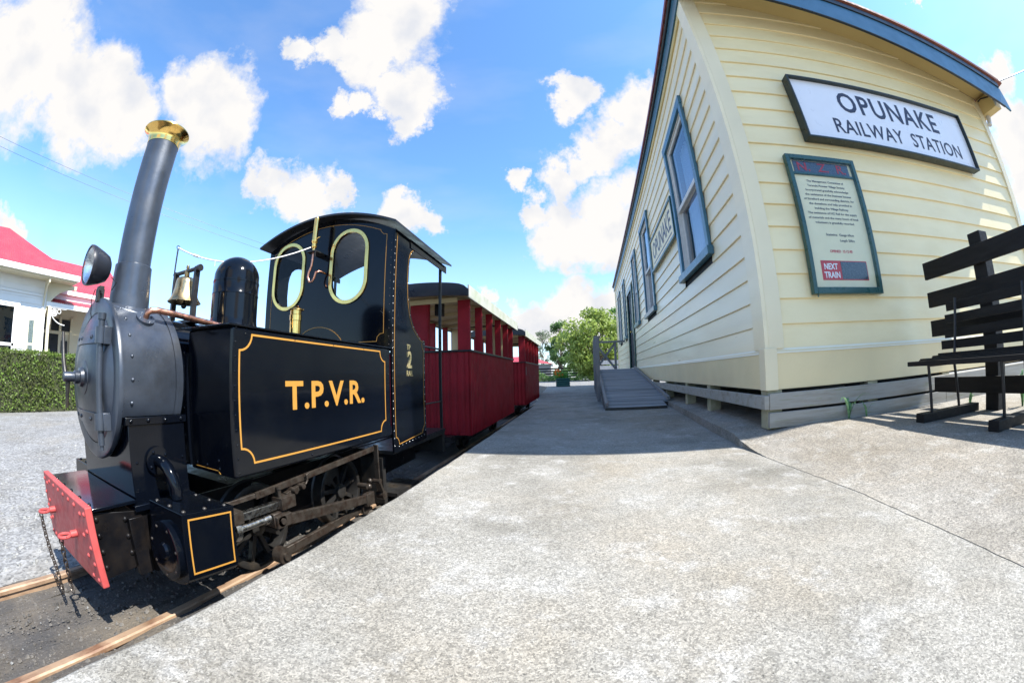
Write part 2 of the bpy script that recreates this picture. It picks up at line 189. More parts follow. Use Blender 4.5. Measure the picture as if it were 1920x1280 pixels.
MT = dict(
 concrete = concrete_mat('concrete', (.285,.272,.240), (.175,.165,.140), (.275,.240,.185), (.385,.375,.35), 260),
 concrete2 = concrete_mat('concrete_apron', (.275,.256,.222), (.185,.168,.138), (.265,.225,.170), (.37,.355,.32), 210),
 gravel = concrete_mat('pale_gravel', (.225,.223,.218), (.165,.16,.15), (.21,.19,.155), (.29,.29,.285), 60),
 ballast = mat('dark_ballast', (.062,.058,.054), .9, var=.3, vscale=3, bump=.012, bscale=70, color2=(.12,.10,.075), c2scale=1.6, c2lo=.48, c2hi=.66, speck=(85,(.24,.22,.19),.60,.74), rvar=0),
 rail = mat('rusty_rail_steel', (.30,.20,.125), .58, metal=.12, var=.25, vscale=14, bump=.001, bscale=90, color2=(.15,.075,.04), c2scale=11, c2lo=.47, c2hi=.66, stretch=(1,.5,1)),
 paint = mat('glossy_black_paint', (.0018,.0028,.0055), .10, spec=.30, var=.25, vscale=1.5, coat=0, rvar=.05, color2=(.0042,.0052,.007), c2scale=2.5, speck=(120,(.14,.135,.12),.745,.82), bump=.0002, bscale=6),
 satin = mat('satin_black_smokebox', (.046,.058,.080), .36, metal=.34, spec=.95, var=.4, vscale=4, rvar=.10, color2=(.026,.031,.040), c2scale=3, speck=(45,(.09,.078,.066),.70,.80), bump=.0004, bscale=60),
 grimy = mat('oily_black_frame', (.017,.016,.015), .42, spec=.5, var=.3, vscale=9, rvar=.15, color2=(.045,.035,.024), c2scale=8, c2lo=.52, c2hi=.7, bump=.0006, bscale=90),
 oily = mat('oily_steel_rod', (.058,.048,.039), .40, metal=.5, var=.3, vscale=25, rvar=.15, color2=(.035,.022,.016), c2scale=30, bump=.0006, bscale=140),
 steel = mat('bright_steel', (.62,.60,.56), .3, metal=1, var=.15, vscale=30, rvar=.1),
 brass = mat('polished_brass', (.95,.62,.19), .16, metal=1, var=.18, vscale=9, rvar=.07, color2=(.55,.38,.14), c2scale=7, c2lo=.5, c2hi=.75),
 bell = mat('dull_brass', (.60,.45,.24), .33, metal=1, var=.2, vscale=14, rvar=.1, color2=(.36,.25,.13), c2scale=12),
 copper = mat('copper', (.72,.35,.24), .3, metal=1, var=.15, vscale=20, rvar=.1, color2=(.40,.19,.12), c2scale=20),
 gold = mat('gold_lining_paint', (.40,.195,.035), .4, var=.08, vscale=40, rvar=.05),
 goldmetal = mat('gilt_numeral', (.90,.74,.38), .25, metal=.8, var=.1, vscale=30),
 red = mat('red_beam_paint', (.42,.070,.066), .5, spec=.35, var=.14, vscale=18, color2=(.30,.048,.046), c2scale=9, c2lo=.5, c2hi=.7, speck=(34,(.11,.035,.03),.68,.78), bump=.0004, bscale=60),
 carred = mat('dark_red_carriage_paint', (.27,.011,.020), .5, spec=.22, var=.12, vscale=3, color2=(.20,.009,.016), c2scale=4, bump=.0004, bscale=50),
 cream = mat('cream_ceiling_paint', (.60,.50,.29), .55, var=.08, vscale=3),
 roofpale = mat('pale_roof_canvas', (.40,.42,.39), .6, var=.1, vscale=3, color2=(.31,.35,.27), c2scale=5),
 roofblack = mat('black_roof_end', (.012,.014,.020), .35, var=.2, vscale=3),
 lens = mat('headlight_reflector', (.75,.78,.8), .08, metal=1, var=.2, vscale=30, bump=.004, bscale=35),
 rope = mat('white_rope', (.75,.74,.70), .8, var=.1, vscale=60),
 board = mat('cream_weatherboard', (.91,.77,.455), .42, var=.05, vscale=1.2, color2=(.86,.715,.405), c2scale=2.0, bump=.0006, bscale=35, stretch=(1,.35,3), rvar=.08),
 boardlong = mat('pale_cream_weatherboard', (.88,.755,.50), .35, var=.06, vscale=1.2, color2=(.84,.72,.475), c2scale=1.6, bump=.0006, bscale=30, stretch=(1,.35,3), rvar=.08, coat=.1),
 trimcream = mat('cream_trim', (.82,.71,.47), .4, var=.05, vscale=3, bump=.0005, bscale=25, coat=.15),
 plinth = mat('cream_plinth', (.80,.66,.38), .42, var=.06, vscale=3, bump=.0012, bscale=22, coat=.1),
 soffit = mat('ochre_soffit', (.62,.47,.20), .55, var=.06, vscale=2),
 blue = mat('blue_trim_paint', (.040,.130,.185), .35, var=.12, vscale=6, bump=.0005, bscale=40, coat=.2),
 bluebarge = mat('blue_barge_paint', (.045,.140,.235), .4, var=.08, vscale=4),
 signframe = mat('black_green_sign_frame', (.008,.018,.018), .35, var=.2, vscale=8),
 darkgreen = mat('dark_green_paint', (.012,.065,.055), .32, var=.15, vscale=8, coat=.2),
 doorgreen = mat('deep_green_door', (.008,.035,.032), .3, var=.15, vscale=4),
 nearblack = mat('dark_gutter', (.012,.018,.024), .35, var=.1, vscale=8),
 rust = mat('rusty_red_iron', (.22,.065,.035), .6, var=.2, vscale=12),
 redroofedge = mat('dark_red_iron', (.16,.02,.03), .45, var=.1, vscale=8),
caplit = mat('lit_cap_tone', (.84,.77,.58), .4, var=.03, vscale=5), frameblack = mat('black_frame_paint', (.004,.004,.005), .35, spec=.22, var=.3, vscale=9, rvar=.1, color2=(.010,.008,.007), c2scale=12, bump=.0005, bscale=80),  # drip cap tone: light caught by its bevel is put into the colour
 jointline = mat('board_joint_line', (.55,.47,.30), .7, var=.2, vscale=9),
 sash = mat('white_sash_paint', (.62,.60,.56), .5, var=.08, vscale=20, bump=.0005, bscale=60),
 signwhite = mat('white_sign_face', (.80,.80,.84), .35, var=.03, vscale=8, coat=.2),
 signcream = mat('cream_sign_face', (.86,.745,.49), .5, var=.05, vscale=8),
 navy = mat('dark_navy_letters', (.02,.02,.045), .4, var=.1, vscale=10),
 greytext = mat('grey_letters', (.13,.13,.13), .5, var=.1, vscale=30),
 signred = mat('red_panel', (.55,.02,.03), .4, var=.05, vscale=20),
 signdark = mat('dark_panel', (.03,.035,.05), .25, var=.2, vscale=30, coat=.5),
 redtext = mat('red_letters', (.60,.02,.05), .4, var=.1, vscale=30),
 deepred = mat('deep_red_letters', (.42,.008,.02), .5, var=.1, vscale=30),
 whitetext = mat('white_letters', (.85,.85,.85), .4, var=.02, vscale=20),
 interior = mat('dark_room', (.02,.022,.025), .8, var=.1, vscale=2),
 curtain = mat('white_curtain', (.6,.6,.63), .8, var=.08, vscale=12, bump=.01, bscale=8, stretch=(1,4,.3)),
 wood = mat('weathered_plank', (.37,.35,.305), .85, var=.2, vscale=5, color2=(.22,.195,.15), c2scale=5, bump=.0015, bscale=30, stretch=(.25,2,3), speck=(14,(.20,.22,.08),.62,.76)),
 deck = mat('grey_weathered_deck', (.23,.24,.25), .8, var=.3, vscale=5, color2=(.11,.12,.13), c2scale=4, bump=.002, bscale=30, stretch=(.18,2.6,1)),
 railwood = mat('grey_weathered_rail', (.24,.235,.23), .85, var=.2, vscale=9, color2=(.15,.145,.14), c2scale=9, bump=.001, bscale=60, stretch=(3,3,.5)),
 pile = mat('pale_timber_pile', (.40,.36,.24), .85, var=.2, vscale=8, color2=(.28,.27,.16), c2scale=9, bump=.001, bscale=50),
 blackwood = mat('black_stained_board', (.010,.0085,.008), .6, spec=.3, var=.3, vscale=7, bump=.0015, bscale=35, stretch=(2,.4,3)),
 blackiron = mat('black_iron', (.012,.012,.014), .4, var=.2, vscale=20),
 villawhite = mat('white_villa_paint', (.74,.73,.70), .5, var=.04, vscale=2),
 villacream = mat('cream_villa_paint', (.60,.54,.38), .6, var=.06, vscale=2),
 villaroof = mat('red_iron_roof', (.46,.050,.075), .5, var=.1, vscale=2, color2=(.40,.06,.08), c2scale=2),
 bark = mat('bark', (.14,.11,.08), .9, var=.3, vscale=6, bump=.01, bscale=20),
 greenpaint = mat('green_planter_paint', (.012,.07,.06), .5, var=.2, vscale=10),
 orange = mat('orange_petal', (.85,.16,.01), .6, var=.1, vscale=10),
 gap = mat('dark_joint', (.19,.175,.15), .9, var=.2, vscale=20),
 stone = mat('loose_stone', (.10,.092,.082), .85, var=.6, vscale=9, detail=2, bump=.001, bscale=120),
 stonepale = mat('pale_chip', (.25,.25,.24), .9, var=.5, vscale=7, detail=2),
 shedred = mat('red_shed_paint', (.35,.06,.06), .6, var=.1, vscale=3),
 shedgrey = mat('grey_shed_wall', (.42,.42,.41), .6, var=.1, vscale=3, bump=.01, bscale=10, stretch=(1,1,.05)),
 glass = glass('window_glass', (.72,.80,.88)), glassclear = glass('clear_glass', (.96,.98,.98), .02, .55, .0),
 hedge = leafmat('hedge_leaf', (.075,.085,.022), (.15,.25,.04), .3, 2.2),
 hedgedark = mat('dark_hedge_core', (.035,.04,.015), .9, var=.4, vscale=9),  # shade inside the hedge, put into a dark colour
 olive = leafmat('olive_green_leaf', (.19,.27,.045), (.38,.46,.12), .45, .9),
 green = leafmat('mid_green_leaf', (.08,.16,.045), (.17,.28,.09), .35, .8),
 silver = leafmat('grey_green_leaf', (.15,.19,.11), (.24,.29,.18), .35, .8),
 bright = leafmat('bright_leaf', (.06,.20,.02), (.14,.34,.04), .4, 4),
 strap = leafmat('strap_leaf', (.08,.24,.08), (.30,.48,.26), .35, 20),
)

nt = MT['villaroof'].node_tree; wv = nt.nodes.new('ShaderNodeTexWave'); wv.bands_direction = 'Y'; wv.inputs['Scale'].default_value = 4.2; tcw = nt.nodes.new('ShaderNodeTexCoord'); bw = nt.nodes.new('ShaderNodeBump'); bw.inputs['Distance'].default_value = .03
nt.links.new(tcw.outputs['Object'], wv.inputs['Vector']); nt.links.new(wv.outputs['Fac'], bw.inputs['Height']); nt.links.new(bw.outputs[0], nt.nodes['Principled BSDF'].inputs['Normal'])
# ------------------------------------------------------------------ mesh builder
I4 = Matrix.Identity(4)
def frame(o, X, Y, Z):
    m = Matrix.Identity(4)
    for i in range(3):
        m[i][0] = X[i]; m[i][1] = Y[i]; m[i][2] = Z[i]; m[i][3] = o[i]
    return m
def FRONT(y, x=0, z=0): return frame((x, y, z), (1,0,0), (0,0,1), (0,-1,0))     # plane seen from -y
def RIGHT(x, y=0, z=0): return frame((x, y, z), (0,1,0), (0,0,1), (1,0,0))      # plane seen from +x
def LEFT(x, y=0, z=0): return frame((x, y, z), (0,-1,0), (0,0,1), (-1,0,0))     # plane seen from -x
def TOP(z, x=0, y=0): return frame((x, y, z), (1,0,0), (0,1,0), (0,0,1))
def ALONGY(x, y, z): return frame((x, y, z), (1,0,0), (0,0,-1), (0,1,0))        # lathe axis +y
def axis_to(p, q):
    p = Vector(p); q = Vector(q); Z = (q-p).normalized(); X = Z.orthogonal().normalized(); Y = Z.cross(X); return frame(p, X, Y, Z)
class MB:
    def __init__(s): s.v = []; s.f = []; s.sm = []
    def add(s, vs, fs, M=None, smooth=False):
        o = len(s.v)
        if M is not None: vs = [M @ Vector(p) for p in vs]
        s.v += [tuple(p) for p in vs]; s.f += [tuple(o+i for i in f) for f in fs]; s.sm += [smooth]*len(fs); return s
    def box(s, x0, y0, z0, x1, y1, z1, M=None):
        if x0 > x1: x0, x1 = x1, x0
        if y0 > y1: y0, y1 = y1, y0
        if z0 > z1: z0, z1 = z1, z0
        return s.add([(x0,y0,z0),(x1,y0,z0),(x1,y1,z0),(x0,y1,z0),(x0,y0,z1),(x1,y0,z1),(x1,y1,z1),(x0,y1,z1)], [(0,3,2,1),(4,5,6,7),(0,1,5,4),(1,2,6,5),(2,3,7,6),(3,0,4,7)], M)
    def lathe(s, prof, M, n=32, a0=0, a1=2*pi, smooth=True):
        full = abs(a1-a0-2*pi) < 1e-6; vs = []; fs = []; k = n if full else n+1
        for r, z in prof:
            for i in range(k):
                a = a0+(a1-a0)*i/n; vs.append((r*cos(a), r*sin(a), z))
        for j in range(len(prof)-1):
            for i in range(n):
                a = i; b = (i+1) % k; fs.append((j*k+a, j*k+b, (j+1)*k+b, (j+1)*k+a))
        return s.add(vs, fs, M, smooth)
    def cyl(s, p, q, r0, r1=None, n=14, caps=True, smooth=True):
        r1 = r0 if r1 is None else r1; L = (Vector(q)-Vector(p)).length; M = axis_to(p, q)
        s.lathe([(r0,0),(r1,L)], M, n, smooth=smooth)
        if caps:
            for r, z, fl in ((r0,0,True),(r1,L,False)):
                ids = list(range(n)); s.add([(r*cos(2*pi*i/n), r*sin(2*pi*i/n), z) for i in range(n)], [tuple(ids[::-1] if fl else ids)], M)
        return s
    def tube(s, pts, r, n=8, smooth=True, caps=True):
        pts = [Vector(p) for p in pts]; rs = r if isinstance(r, (list, tuple)) else [r]*len(pts); vs = []; fs = []; prev = None
        for i, p in enumerate(pts):
            t = (pts[min(i+1, len(pts)-1)]-pts[max(i-1, 0)]).normalized()
            if prev is None: X = t.orthogonal().normalized()
            else:
                X = prev-t*prev.dot(t)
                X = X.normalized() if X.length > 1e-6 else t.orthogonal().normalized()
            prev = X; Y = t.cross(X)
            for k in range(n):
                a = 2*pi*k/n; vs.append(p+(X*cos(a)+Y*sin(a))*rs[i])
        for i in range(len(pts)-1):
            for k in range(n): fs.append((i*n+k, i*n+(k+1) % n, (i+1)*n+(k+1) % n, (i+1)*n+k))
        s.add(vs, fs, None, smooth)
        if caps: s.add(vs[:n], [tuple(range(n))[::-1]]); s.add(vs[-n:], [tuple(range(n))])
        return s
    def beam(s, p, q, w, h, upv=(0,0,1)):
        p = Vector(p); q = Vector(q); Z = (q-p); L = Z.length; Z.normalize(); X = Vector(upv).cross(Z)
        X = X.normalized() if X.length > 1e-5 else Z.orthogonal().normalized(); Y = Z.cross(X)
        return s.box(-w/2, -h/2, 0, w/2, h/2, L, frame(p, X, Y, Z))
    def plate(s, polys, t, M, smooth=False):     # polys: [outer, hole, ...] 2-D; thickness from 0 to t along local z
        flat = [p for poly in polys for p in poly]; n = len(flat)
        tris = tessellate_polygon([[Vector((p[0], p[1], 0)) for p in poly] for poly in polys])
        vs = [(p[0], p[1], t) for p in flat]+[(p[0], p[1], 0) for p in flat]; fs = []
        for a, b, c in tris:
            A, B, C = flat[a], flat[b], flat[c]
            if (B[0]-A[0])*(C[1]-A[1])-(B[1]-A[1])*(C[0]-A[0]) < 0: a, b, c = a, c, b
            fs.append((a, b, c)); fs.append((n+a, n+c, n+b))
        o = 0
        for k, poly in enumerate(polys):
            m = len(poly); ar = sum(poly[i][0]*poly[(i+1) % m][1]-poly[(i+1) % m][0]*poly[i][1] for i in range(m)); ccw = (ar > 0) == (k == 0)
            for i in range(m):
                j = (i+1) % m; q = (o+i, n+o+i, n+o+j, o+j); fs.append(q if ccw else q[::-1])
            o += m
        return s.add(vs, fs, M, smooth)
    def strip(s, pts, w, M, t=.0012, closed=True):     # raised painted line
        P = [Vector(p) for p in pts]; n = len(P); L = []; R_ = []
        for i in range(n):
            a = P[(i-1) % n] if closed or i > 0 else P[i]; b = P[(i+1) % n] if closed or i < n-1 else P[i]
            d1 = (P[i]-a); d2 = (b-P[i]); d1 = d1.normalized() if d1.length > 1e-9 else d2.normalized(); d2 = d2.normalized() if d2.length > 1e-9 else d1
            nn = Vector((-(d1.y+d2.y), d1.x+d2.x)); nn = nn.normalized() if nn.length > 1e-6 else Vector((-d1.y, d1.x)); c = max(.5, nn.dot(Vector((-d1.y, d1.x))))
            L.append(P[i]+nn*w/2/c); R_.append(P[i]-nn*w/2/c)
        vs = [(p.x, p.y, t) for p in L]+[(p.x, p.y, t) for p in R_]+[(p.x, p.y, 0) for p in L]+[(p.x, p.y, 0) for p in R_]; fs = []
        for i in range(n if closed else n-1):
            j = (i+1) % n; fs += [(n+i, n+j, j, i), (i, j, 2*n+j, 2*n+i), (n+j, n+i, 3*n+i, 3*n+j)]
        return s.add(vs, fs, M)
    def rivets(s, pts, nrm, r=.006, M=None, n=7, h=.7):
        nrm = Vector(nrm).normalized(); X = nrm.orthogonal().normalized(); Y = nrm.cross(X)
        for p in pts:
            fm = frame(p, X, Y, nrm); fm = M @ fm if M is not None else fm
            s.lathe([(r, 0), (r*.82, r*h*.55), (r*.4, r*h*.93), (0.0001, r*h)], fm, n)
        return s
    def sphere(s, c, r, n=14, m=8, M=None, sq=(1,1,1)):
        vs = []; fs = []
        for j in range(m+1):
            t = pi*j/m
            for i in range(n): a = 2*pi*i/n; vs.append((c[0]+r*sq[0]*sin(t)*cos(a), c[1]+r*sq[1]*sin(t)*sin(a), c[2]+r*sq[2]*cos(t)))
        for j in range(m):
            for i in range(n): fs.append((j*n+i, (j+1)*n+i, (j+1)*n+(i+1) % n, j*n+(i+1) % n))
        return s.add(vs, fs, M, True)
    def text(s, body, M, size=.1, depth=.002, offset=0., xs=1., align='CENTER', spacing=1., res=3):
        cu = bpy.data.curves.new('t', 'FONT'); cu.body = body; cu.size = size; cu.extrude = depth/2; cu.offset = offset
        cu.align_x = align; cu.space_character = spacing; cu.resolution_u = res
        ob = bpy.data.objects.new('t', cu); col.objects.link(ob); dg = bpy.context.evaluated_depsgraph_get(); me = bpy.data.meshes.new_from_object(ob.evaluated_get(dg))
        S = Matrix.Diagonal((xs, 1, 1, 1)); T = Matrix.Translation((0, 0, depth/2))
        s.add([(M @ T @ S @ v.co) for v in me.vertices], [tuple(p.vertices) for p in me.polygons])
        bpy.data.objects.remove(ob); bpy.data.curves.remove(cu); bpy.data.meshes.remove(me); return s
    def build(s, name, material, parent=None, bevel=0, seg=2, loc=None, **props):
        me = bpy.data.meshes.new(name); me.from_pydata(s.v, [], s.f); me.materials.append(MT[material] if isinstance(material, str) else material)
        me.polygons.foreach_set('use_smooth', s.sm); me.update()
        if any(s.sm):
            try: me.set_sharp_from_angle(angle=radians(42))
            except Exception: pass
        o = bpy.data.objects.new(name, me); col.objects.link(o)
        if parent: o.parent = parent
        if loc is not None: o.location = loc
        if bevel:
            b = o.modifiers.new('bevel', 'BEVEL'); b.width = bevel; b.segments = seg; b.limit_method = 'ANGLE'; b.angle_limit = radians(40)
        for k, v in props.items(): o[k] = v
        return o
def empty(name, loc=(0,0,0), rz=0, **props):
    o = bpy.data.objects.new(name, None); col.objects.link(o); o.location = loc; o.rotation_euler = (0, 0, rz); o.empty_display_size = .1
    for k, v in props.items(): o[k] = v
    return o
def copy_tree(o, parent=None, **props):
    c = o.copy(); col.objects.link(c); c.parent = parent
    for ch in [x for x in bpy.data.objects if x.parent == o]: copy_tree(ch, c)
    for k, v in props.items(): c[k] = v
    return c
def notch(x0, y0, x1, y1, r, n=6):
    P = []
    for cx, cy, a in ((x0,y0,90),(x1,y0,180),(x1,y1,270),(x0,y1,0)):
        P += [(cx+r*cos(radians(a-90*k/n)), cy+r*sin(radians(a-90*k/n))) for k in range(n+1)]
    # arcs run clockwise about each corner so that the outline dents inwards
    return P
def oval(cx, cy, w, h, n=12):
    r = w/2; d = h/2-r; P = []
    for k in range(n+1): a = pi*k/n; P.append((cx+r*cos(a), cy+d+r*sin(a)))
    for k in range(n+1): a = pi+pi*k/n; P.append((cx+r*cos(a), cy-d+r*sin(a)))
    return P
def circ(cx, cy, r, n=24): return [(cx+r*cos(2*pi*k/n), cy+r*sin(2*pi*k/n)) for k in range(n)]
def lerp(a, b, t): return a+(b-a)*t
def line(p, q, n): return [tuple(lerp(p[i], q[i], k/(n-1)) for i in range(3)) for k in range(n)]

GZ = -.50; AZ = -.40; BZ = -.90; RZ = -.85          # platform top, apron beside the station, ballast, rail top
# ================================================================== SETTING
def setting():
    m = MB(); m.add([(-600,-600,BZ+.018),(-2.035,-600,BZ+.018),(-2.035,600,BZ+.018),(-600,600,BZ+.018),(-2.035,-600,BZ-.06),(600,-600,BZ-.06),(600,600,BZ-.06),(-2.035,600,BZ-.06)], [(0,1,2,3),(4,5,6,7)])
    m.build('ground', 'gravel', kind='structure')
    # ballast bed with a slightly uneven surface
    random.seed(3); nx, ny = 64, 150; vs = []; fs = []
    tc = track_centre
    for j in range(ny+1):
        s = -4+26*j/ny; cx, cy, tx, ty = tc(s)
        for i in range(nx+1):
            w = lerp(-.375, 1.15, i/nx); e = 1 if i > 0 else .6
            z = BZ+random.uniform(-.006, .006)-.010*max(0, 1-abs(w)/.25)+(.040*max(0, min(1, (w-.30)/.045)) if w > 0 else .034*max(0, min(1, (-w-.30)/.06)))-(.03*max(0, (w-.5)/.6) if w > .5 else 0)
            jit = random.uniform(-.02, .02) if 0 < i < nx else random.uniform(-.02, .02)
            vs.append((cx+ty*(w+jit), cy-tx*(w+jit), z))
    for j in range(ny):
        for i in range(nx): a = j*(nx+1)+i; fs.append((a, a+1, a+nx+2, a+nx+1))
    b = MB(); b.add(vs, fs, None, True); b.build('track_bed', 'ballast', kind='structure')
    # platform slab: straight edge at the track side, then curving away left
    edge = [(-.76,-6),(-.76,0),(-.755,1.5),(-.76,3.5),(-.765,6.0),(-.87,7.7),(-1.02,9.5),(-1.13,11.8),(-1.31,15.2),(-1.6,16.6),(-2.2,18.4),(-3.2,20.4),(-5,22.4),(-8.5,24.4),(-14,26)]
    pts = []
    for k in range(len(edge)-1):
        a, c = edge[k], edge[k+1]; n = max(2, int(sqrt((a[0]-c[0])**2+(a[1]-c[1])**2)/.12)) if a[1] < 6 else 3
        for t in range(n):
            pts.append((lerp(a[0], c[0], t/n)+random.uniform(-.004, .004), lerp(a[1], c[1], t/n)))
    pl = [p for p in pts if p[1] < 15.6]; pl.append((-1.44, 15.8))
    outer = pl+[(2.2,16.1),(12,15.2),(12,-6)]
    o = MB(); o.plate([outer[::-1]], .6, TOP(GZ-.6)); o.build('platform', 'concrete', kind='structure', bevel=.012)
    out2 = [(-1.42,15.7)]+[p for p in pts if p[1] >= 15.9]+[(-14,26),(-14,34),(-300,34),(-300,500),(500,500),(500,-6),(12.0,-6),(12.0,15.1),(2.2,16.0)]
    o = MB(); o.plate([out2[::-1]], .6, TOP(GZ-.606)); o.build('gravel_yard', 'gravel', kind='structure')
    # raised apron beside the building with its step, running out into the slab joint
    random.seed(5)
    E = [(1.33,7.2,.066),(1.256,5.48,.066),(1.17,4.5,.066),(1.108,3.66,.066),(1.045,3.0,.066),(1.028,2.62,.065),(1.015,2.42,.062),(1.0,2.28,.046),(1.012,2.18,.022),(1.018,2.05,.009),(1.02,1.93,.002),(1.035,1.71,.0018),(1.056,1.453,.0018),(1.074,1.177,.0018),(1.062,.926,.0018),(1.060,.69,.0018),(1.045,.453,.0018),(1.03,.0,.0018),(1.02,-.6,.0018)]
    EE = []
    for k in range(len(E)-1):
        for t in range(5):
            q = t/5; EE.append((lerp(E[k][0],E[k+1][0],q)+random.uniform(-.0025,.0025), lerp(E[k][1],E[k+1][1],q), lerp(E[k][2],E[k+1][2],q)))
    vs = []; fs = []; W = 18
    for (x, y, h) in EE:
        vs += [(x, y, GZ-.05)]
        for i in range(W):
            t = i/(W-1); xx = lerp(x, 6.5, t**2.6)
            q = min(1, (xx-x)/lerp(.9, .30, min(1, max(0, (y-1.7)/1.0)))); q = q*q*(3-2*q); vs.append((xx, y, GZ+lerp(h, .10, q)))
    for j in range(len(EE)-1):
        for i in range(W): a = j*(W+1)+i; fs.append((a, a+W+1, a+W+2, a+1))
    o = MB(); o.add(vs, fs); o.build('pavement', 'concrete2', kind='structure')
    # dark joint line in front of the apron edge
    J = [p for p in EE if p[1] < 1.9]
    vs = []; fs = []
    for k, (x, y, h) in enumerate(J):
        w = .0004+.0016*abs(sin(k*1.7))*abs(sin(k*.23))+.0006*random.random(); vs += [(x-w, y-w*.4, GZ+.0012), (x+.003, y+.002, GZ+.0012)]
    for k in range(len(J)-1): fs.append((2*k, 2*k+2, 2*k+3, 2*k+1))
    o = MB(); o.add(vs, fs); o.build('pavement_joint', 'gap', kind='structure')
    # hairline crack across the platform further right
    # scattered stones
    random.seed(11)
    def stones(n, fn, r0, r1, mname, matn):
        m = MB()
        for _ in range(n):
            x, y, z = fn(); r = r0+(r1-r0)*random.random()**2.5; a = random.uniform(0, 6.28)
            k = 5; vs = []
            for i in range(k): t = a+2*pi*i/k; q = r*random.uniform(.7, 1.15); vs.append((x+q*cos(t), y+q*sin(t), z-r*.2))
            for i in range(k): t = a+.5+2*pi*i/k; q = r*random.uniform(.35, .75); vs.append((x+q*cos(t), y+q*sin(t), z+r*random.uniform(.35, .7)))
            fs = [tuple(range(5, 10))]+[(i, (i+1) % 5, 5+(i+1) % 5, 5+i) for i in range(5)]
            m.add(vs, fs)
        return m.build(mname, matn, kind='stuff')
    def fa(): 
        y = random.uniform(-2.5, 3.5); w = random.uniform(-.37, 1.0); return (-1.67+w, y, BZ+(.038 if w > .345 else (.030 if w < -.36 else 0)))
    stones(9000, fa, .003, .012, 'ballast_stones', 'stone')
    stones(420, fa, .003, .008, 'ballast_chips', 'stonepale')
    def fc():
        y = random.uniform(-.3, 5)*random.random()+.15; return (random.uniform(-.66, 2.2), y, GZ)
    stones(130, fc, .0012, .0035, 'platform_grit', 'stone')
    def fb():
        y = random.uniform(-4, 9); return (-2.04-abs(random.gauss(0, 1.6)), y, BZ+.02)
    stones(5000, fb, .006, .022, 'yard_gravel', 'stonepale')
def track_centre(s):
    # straight to y = 11, then a left-hand curve
    if s < 11: return (-1.67, s, 0, 1)
    R0 = 14; a = (s-11)/R0; return (-1.67-R0*(1-cos(a)), 11+R0*sin(a), -sin(a), cos(a))
def rails():
    for sgn, lab in ((1, 'rusty steel rail nearer the concrete platform'), (-1, 'rusty steel rail on the far side of the track by the gravel yard')):
        prof = [(-.032,0),(.032,0),(.032,.008),(.008,.014),(.008,.042),(.019,.048),(.019,.062),(.014,.068),(-.014,.068),(-.019,.062),(-.019,.048),(-.008,.042),(-.008,.014),(-.032,.008)]
        vs = []; fs = []; n = len(prof); K = 70
        for j in range(K+1):
            s = -6+28*j/K; cx, cy, tx, ty = track_centre(s); w = sgn*.319
            for px, pz in prof: vs.append((cx+ty*(w+px), cy-tx*(w+px), RZ-.068+pz))
        for j in range(K):
            for i in range(n): a = j*n+i; b = j*n+(i+1) % n; fs.append((a, b, b+n, a+n))
        m = MB(); m.add(vs, fs); m.build('rail', 'rail', label=lab, category='rail', group='rails of the narrow track')

